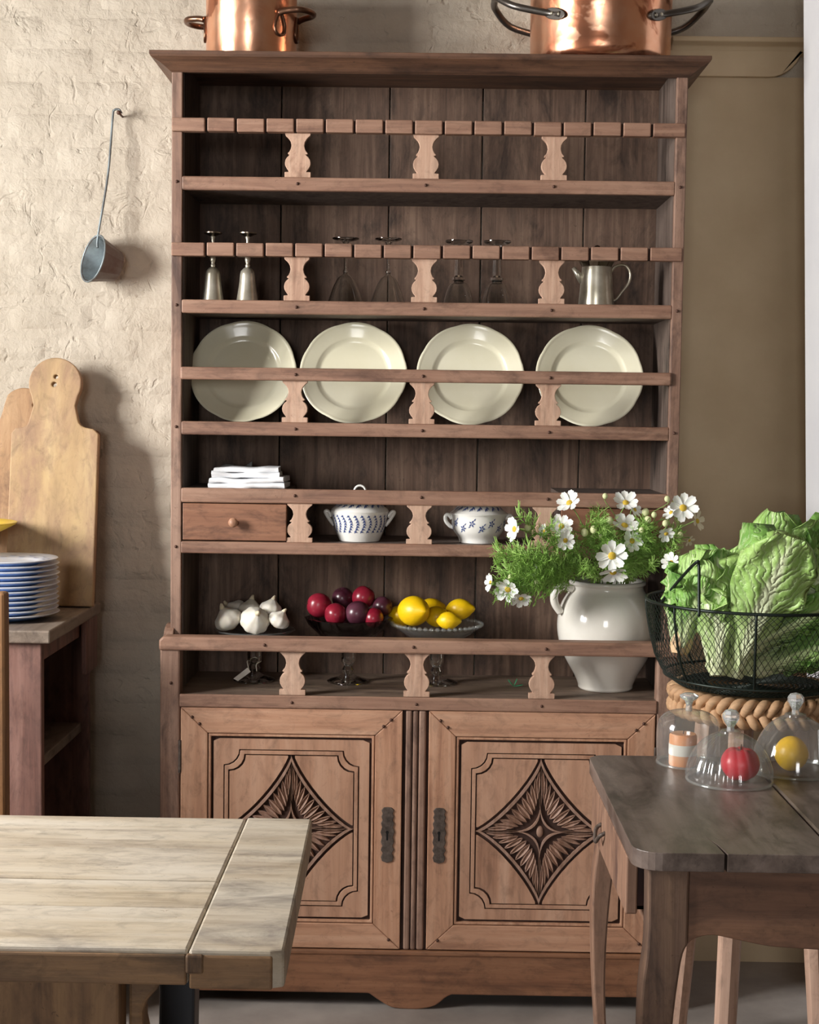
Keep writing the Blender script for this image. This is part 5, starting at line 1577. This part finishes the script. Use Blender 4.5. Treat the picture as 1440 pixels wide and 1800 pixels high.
# open drawer on the left side
zd0 = PY(1128, 1602, fl + 0.08).z
MB().box(lx0 + 0.010, lx0 + 0.028, fl + 0.055, bl0, zd0 - 0.03, zd0 - 0.006).build('side_rail', 'oak_side', rt_, bevel=0.003)
MB().box(rx - 0.028, rx - 0.006, fl + 0.055, bl0, zA - 0.13, zA).build('side_apron', 'oak_side', rt_, bevel=0.003)
dw = MB().box(lx0 - 0.026, lx0 - 0.006, fl + 0.075, bl0 - 0.004, zd0 - 0.004, zA - 0.006).build('drawer', 'oak_side', rt_, bevel=0.003)
MB().box(lx0 - 0.006, lx0 + 0.28, fl + 0.090, fl + 0.100, zd0, zA - 0.02).box(lx0 - 0.006, lx0 + 0.28, bl0 - 0.03, bl0 - 0.02, zd0, zA - 0.02).box(lx0 - 0.006, lx0 + 0.28, fl + 0.09, bl0 - 0.02, zd0, zd0 + 0.006).build('drawer_box', 'cab_in', dw)
pull = [(lx0 - 0.026, (fl + bl0) / 2 + 0.10 - 0.03 * math.cos(q), (zd0 + zA) / 2 + 0.005) for q in (0, PI)]
yc_ = (fl + bl0) / 2 + 0.10
MB().tube(smoothpts([(lx0 - 0.025, yc_ - 0.03, zA - 0.05), (lx0 - 0.036, yc_ - 0.026, zA - 0.058), (lx0 - 0.040, yc_, zA - 0.075), (lx0 - 0.036, yc_ + 0.026, zA - 0.058), (lx0 - 0.025, yc_ + 0.03, zA - 0.05)], 5), 0.004, 8).build('pull', 'iron', dw, smooth=True)

# glass domes
def dome(c, prof_, label, rf=None, knob='facet', n=96, rim=True):
    t = thing('glass_dome', label, 'glass dome', (c[0], c[1], RZ), 'glass domes on the oak table')
    L = t.location
    MB().lathe(prof_, n, L, rf).build('cover', 'glass_dome', t, smooth=True)
    r0, z0 = prof_[0]
    MB().tube([L + Vector((r0 * math.cos(2 * PI * k / 64), r0 * math.sin(2 * PI * k / 64), 0.003)) for k in range(65)], 0.0028, 8, False).build('base_rim', 'glass_dome', t, smooth=True)
    zt = prof_[-1][1]
    if knob == 'facet': kp2 = [(0.008, zt - 0.003), (0.007, zt + 0.006), (0.012, zt + 0.014), (0.0165, zt + 0.022), (0.0165, zt + 0.030), (0.011, zt + 0.038), (0.0, zt + 0.041)]; kn_ = 7
    else: kp2 = [(0.007, zt - 0.003), (0.006, zt + 0.010), (0.009, zt + 0.018), (0.018, zt + 0.024), (0.019, zt + 0.029), (0.010, zt + 0.033), (0.0, zt + 0.034)]; kn_ = 20
    MB().lathe(kp2, kn_, L).build('knob', 'crystal', t, smooth=(knob != 'facet'))
    return t
t_ = NT('crystal knob'); t_.set(Roughness=0.05, IOR=1.5); t_.b.inputs['Transmission Weight'].default_value = 0.75; t_.b.inputs['Base Color'].default_value = (0.92, 0.95, 0.95, 1)
M['crystal'] = t_.m
cA = PZ(1207, 1338, RZ); cA.y = -0.655; cA.x = PZ(1207, 1340, RZ).x
cB = Vector((PZ(1276, 1366, RZ).x, -0.795, RZ))
cC = Vector((PZ(1392, 1352, RZ).x, -0.705, RZ))
pA = sm2([(0.061, 0.001), (0.0625, 0.02), (0.0635, 0.05), (0.0625, 0.075), (0.056, 0.093), (0.042, 0.104), (0.022, 0.109), (0.008, 0.111)], 4)
dome(cA, pA, 'straight-sided glass dome with round knob covering a peach block', None, 'disc')
pB = sm2([(0.081, 0.001), (0.0815, 0.014), (0.077, 0.036), (0.066, 0.060), (0.050, 0.079), (0.030, 0.091), (0.020, 0.094), (0.018, 0.099), (0.008, 0.100)], 4)
dome(cB, pB, 'low fluted glass dome with faceted knob covering a red fruit', lambda a_, r_, z_: r_ * (1 + (0.032 * abs(math.cos(13 * a_)) if 0.008 < z_ < 0.088 else 0)), 'facet', 180)
pC = sm2([(0.082, 0.001), (0.082, 0.012), (0.078, 0.036), (0.068, 0.066), (0.052, 0.090), (0.032, 0.106), (0.022, 0.110), (0.020, 0.115), (0.008, 0.117)], 4)
dome(cC, pC, 'tall petal-cut glass dome with faceted knob covering a yellow fruit', lambda a_, r_, z_: r_ * (1 + (0.03 * abs(math.cos(4 * a_)) if 0.006 < z_ < 0.10 else 0)), 'facet', 128)
# things under the domes
o = MB().lathe([(0.0, 0.0), (0.026, 0.0), (0.0275, 0.003), (0.0275, 0.060), (0.025, 0.064), (0.0, 0.063)], 32, (cA.x - 0.012, cA.y - 0.01, RZ)).build('peach_candle', 'peach', None, smooth=True, auto=40, origin=(cA.x - 0.012, cA.y - 0.01, RZ))
tag(o, 'short peach coloured block under the straight-sided dome', 'candle')
# wick and paper band as parts
MB().tube([(cA.x - 0.012, cA.y - 0.01, RZ + 0.062), (cA.x - 0.011, cA.y - 0.01, RZ + 0.070)], 0.0012, 6).build('wick', 'nail', o)
MB().lathe([(0.0280, 0.022), (0.0282, 0.024), (0.0282, 0.042), (0.0280, 0.044)], 32, (cA.x - 0.012, cA.y - 0.01, RZ)).build('paper_band', 'paper', o, smooth=True)
rf_ = thing('red_fruit', 'round red fruit under the low fluted glass dome', 'fruit', (cB.x + 0.020, cB.y, RZ))
def ff(dv, pp): return pp * (1 + 0.03 * math.cos(5 * math.atan2(dv.y, dv.x))) + Vector((0, 0, -0.008 * math.exp(-((1 - abs(dv.z)) / 0.06)) * (1 if dv.z > 0 else -1)))
MB().ball(rf_.location + Vector((0, 0, 0.0345)), (0.037, 0.037, 0.0345), 32, 18, None, ff).build('skin', 'red_fruit', rf_, smooth=True)
MB().tube([rf_.location + Vector((0, 0, 0.058)), rf_.location + Vector((0.002, 0, 0.072))], 0.0015, 6).build('stalk', 'nail', rf_)
lemon(Vector((cC.x - 0.006, cC.y, RZ + 0.0355)), 0.0335, (0.05, -0.1, 1), 'round yellow fruit under the petal-cut glass dome', 'orange', 'fruit under the domes', 1.04, 0.0)

# ------------------------------------------------------------------ left table
TZ = 0.77
lt = thing('pine_table', 'pale scrubbed pine farmhouse table with breadboard end', 'table', (-0.7, -1.44, 0))
ya = PZ(200, 1434, TZ).y; yb = PZ(200, 1666, TZ).y
xe = PZ(525, 1550, TZ).x; xb = -0.293
ys = [yb, PZ(200, 1592, TZ).y, PZ(200, 1545, TZ).y, PZ(200, 1488, TZ).y, ya]
th = 0.047
for i in range(4):
    o = MB().box(-1.55, xb - 0.0008, ys[i] + 0.0007, ys[i + 1] - 0.0007, TZ - th, TZ - (0.0006 if i % 2 else 0)).build('plank', 'pine', lt, bevel=0.004)
MB().prism([(xb + 0.0008, yb - 0.004), (xe - 0.012, yb - 0.004), (xe + 0.006, yb + 0.003), (xe - 0.006, ya), (xb + 0.0008, ya + 0.002)][::1], TZ - th - 0.003, TZ + 0.0005, 'Z').build('breadboard_end', 'pine_y', lt, bevel=0.004)
MB().box(-1.55, xb - 0.002, yb - 0.006, yb + 0.0006, TZ - th + 0.001, TZ - 0.006).build('edge_strip', 'pine_edge', lt, bevel=0.003)
kx = PZ(372, 1682, TZ).x
MB().box(xb - 0.003, xb + 0.020, yb - 0.0085, yb + 0.002, TZ - 0.030, TZ - 0.005).build('tenon_end', 'trestle', lt, bevel=0.003)
MB().box(xb + 0.0012, xe - 0.009, yb - 0.0062, yb, TZ - th - 0.0035, TZ - 0.006).build('end_grain_strip', 'pine_edge', lt, bevel=0.003)
# carved trestle boards under the top
t0 = PY(0, 1760, yb + 0.10); 
xL1 = PY(218, 1760, yb + 0.10).x; xL2 = PY(284, 1760, yb + 0.13).x
MB().prism([(xL1 - 0.30, 0.0), (xL1 + 0.01, 0.0), (xL1 - 0.02, 0.25), (xL1, 0.55), (xL1, TZ - th), (xL1 - 0.30, TZ - th)], yb + 0.07, yb + 0.12).build('trestle_leg', 'trestle', lt, bevel=0.005)
Pp = [(xL1 + 0.004, 0.0), (xL2 + 0.01, 0.0)] + sm2([(xL2 - 0.02, 0.30), (xL2 - 0.012, 0.55), (xL2 - 0.022, 0.64), (xL2 + 0.002, 0.68), (xL2 + 0.004, TZ - th)], 4) + [(xL1 + 0.004, TZ - th)]
MB().prism(Pp, yb + 0.11, yb + 0.15).build('trestle_bracket', 'pine_edge', lt, bevel=0.005)
nx0, nx1 = PY(284, 1765, yb + 0.30).x, PY(343, 1765, yb + 0.30).x
MB().prism([(nx0 - 0.01, 0.0), (nx1 - 0.004, 0.0), (nx1, 0.4), (nx1 + 0.004, TZ - th), (nx0 + 0.004, TZ - th), (nx0 - 0.006, 0.68), (nx0, 0.6)], yb + 0.28, yb + 0.33).build('dark_leg', 'navy', lt, bevel=0.004)
MB().box(-1.5, xL1 - 0.02, -1.50, -1.44, 0.18, 0.25).build('stretcher', 'trestle', lt, bevel=0.004)
MB().prism([(-1.50, 0.0), (-1.22, 0.0), (-1.22, TZ - th), (-1.50, TZ - th)], yb + 0.07, yb + 0.12).build('trestle_leg', 'trestle', lt, bevel=0.005)
MB().box(-1.5, xL1 - 0.03, yb + 0.115, yb + 0.30, TZ - th - 0.04, TZ - th + 0.001).build('under_rail', 'trestle', lt, bevel=0.003)

for o in bpy.data.objects:
    if o.type == 'MESH' and o.users == 0: bpy.data.objects.remove(o)
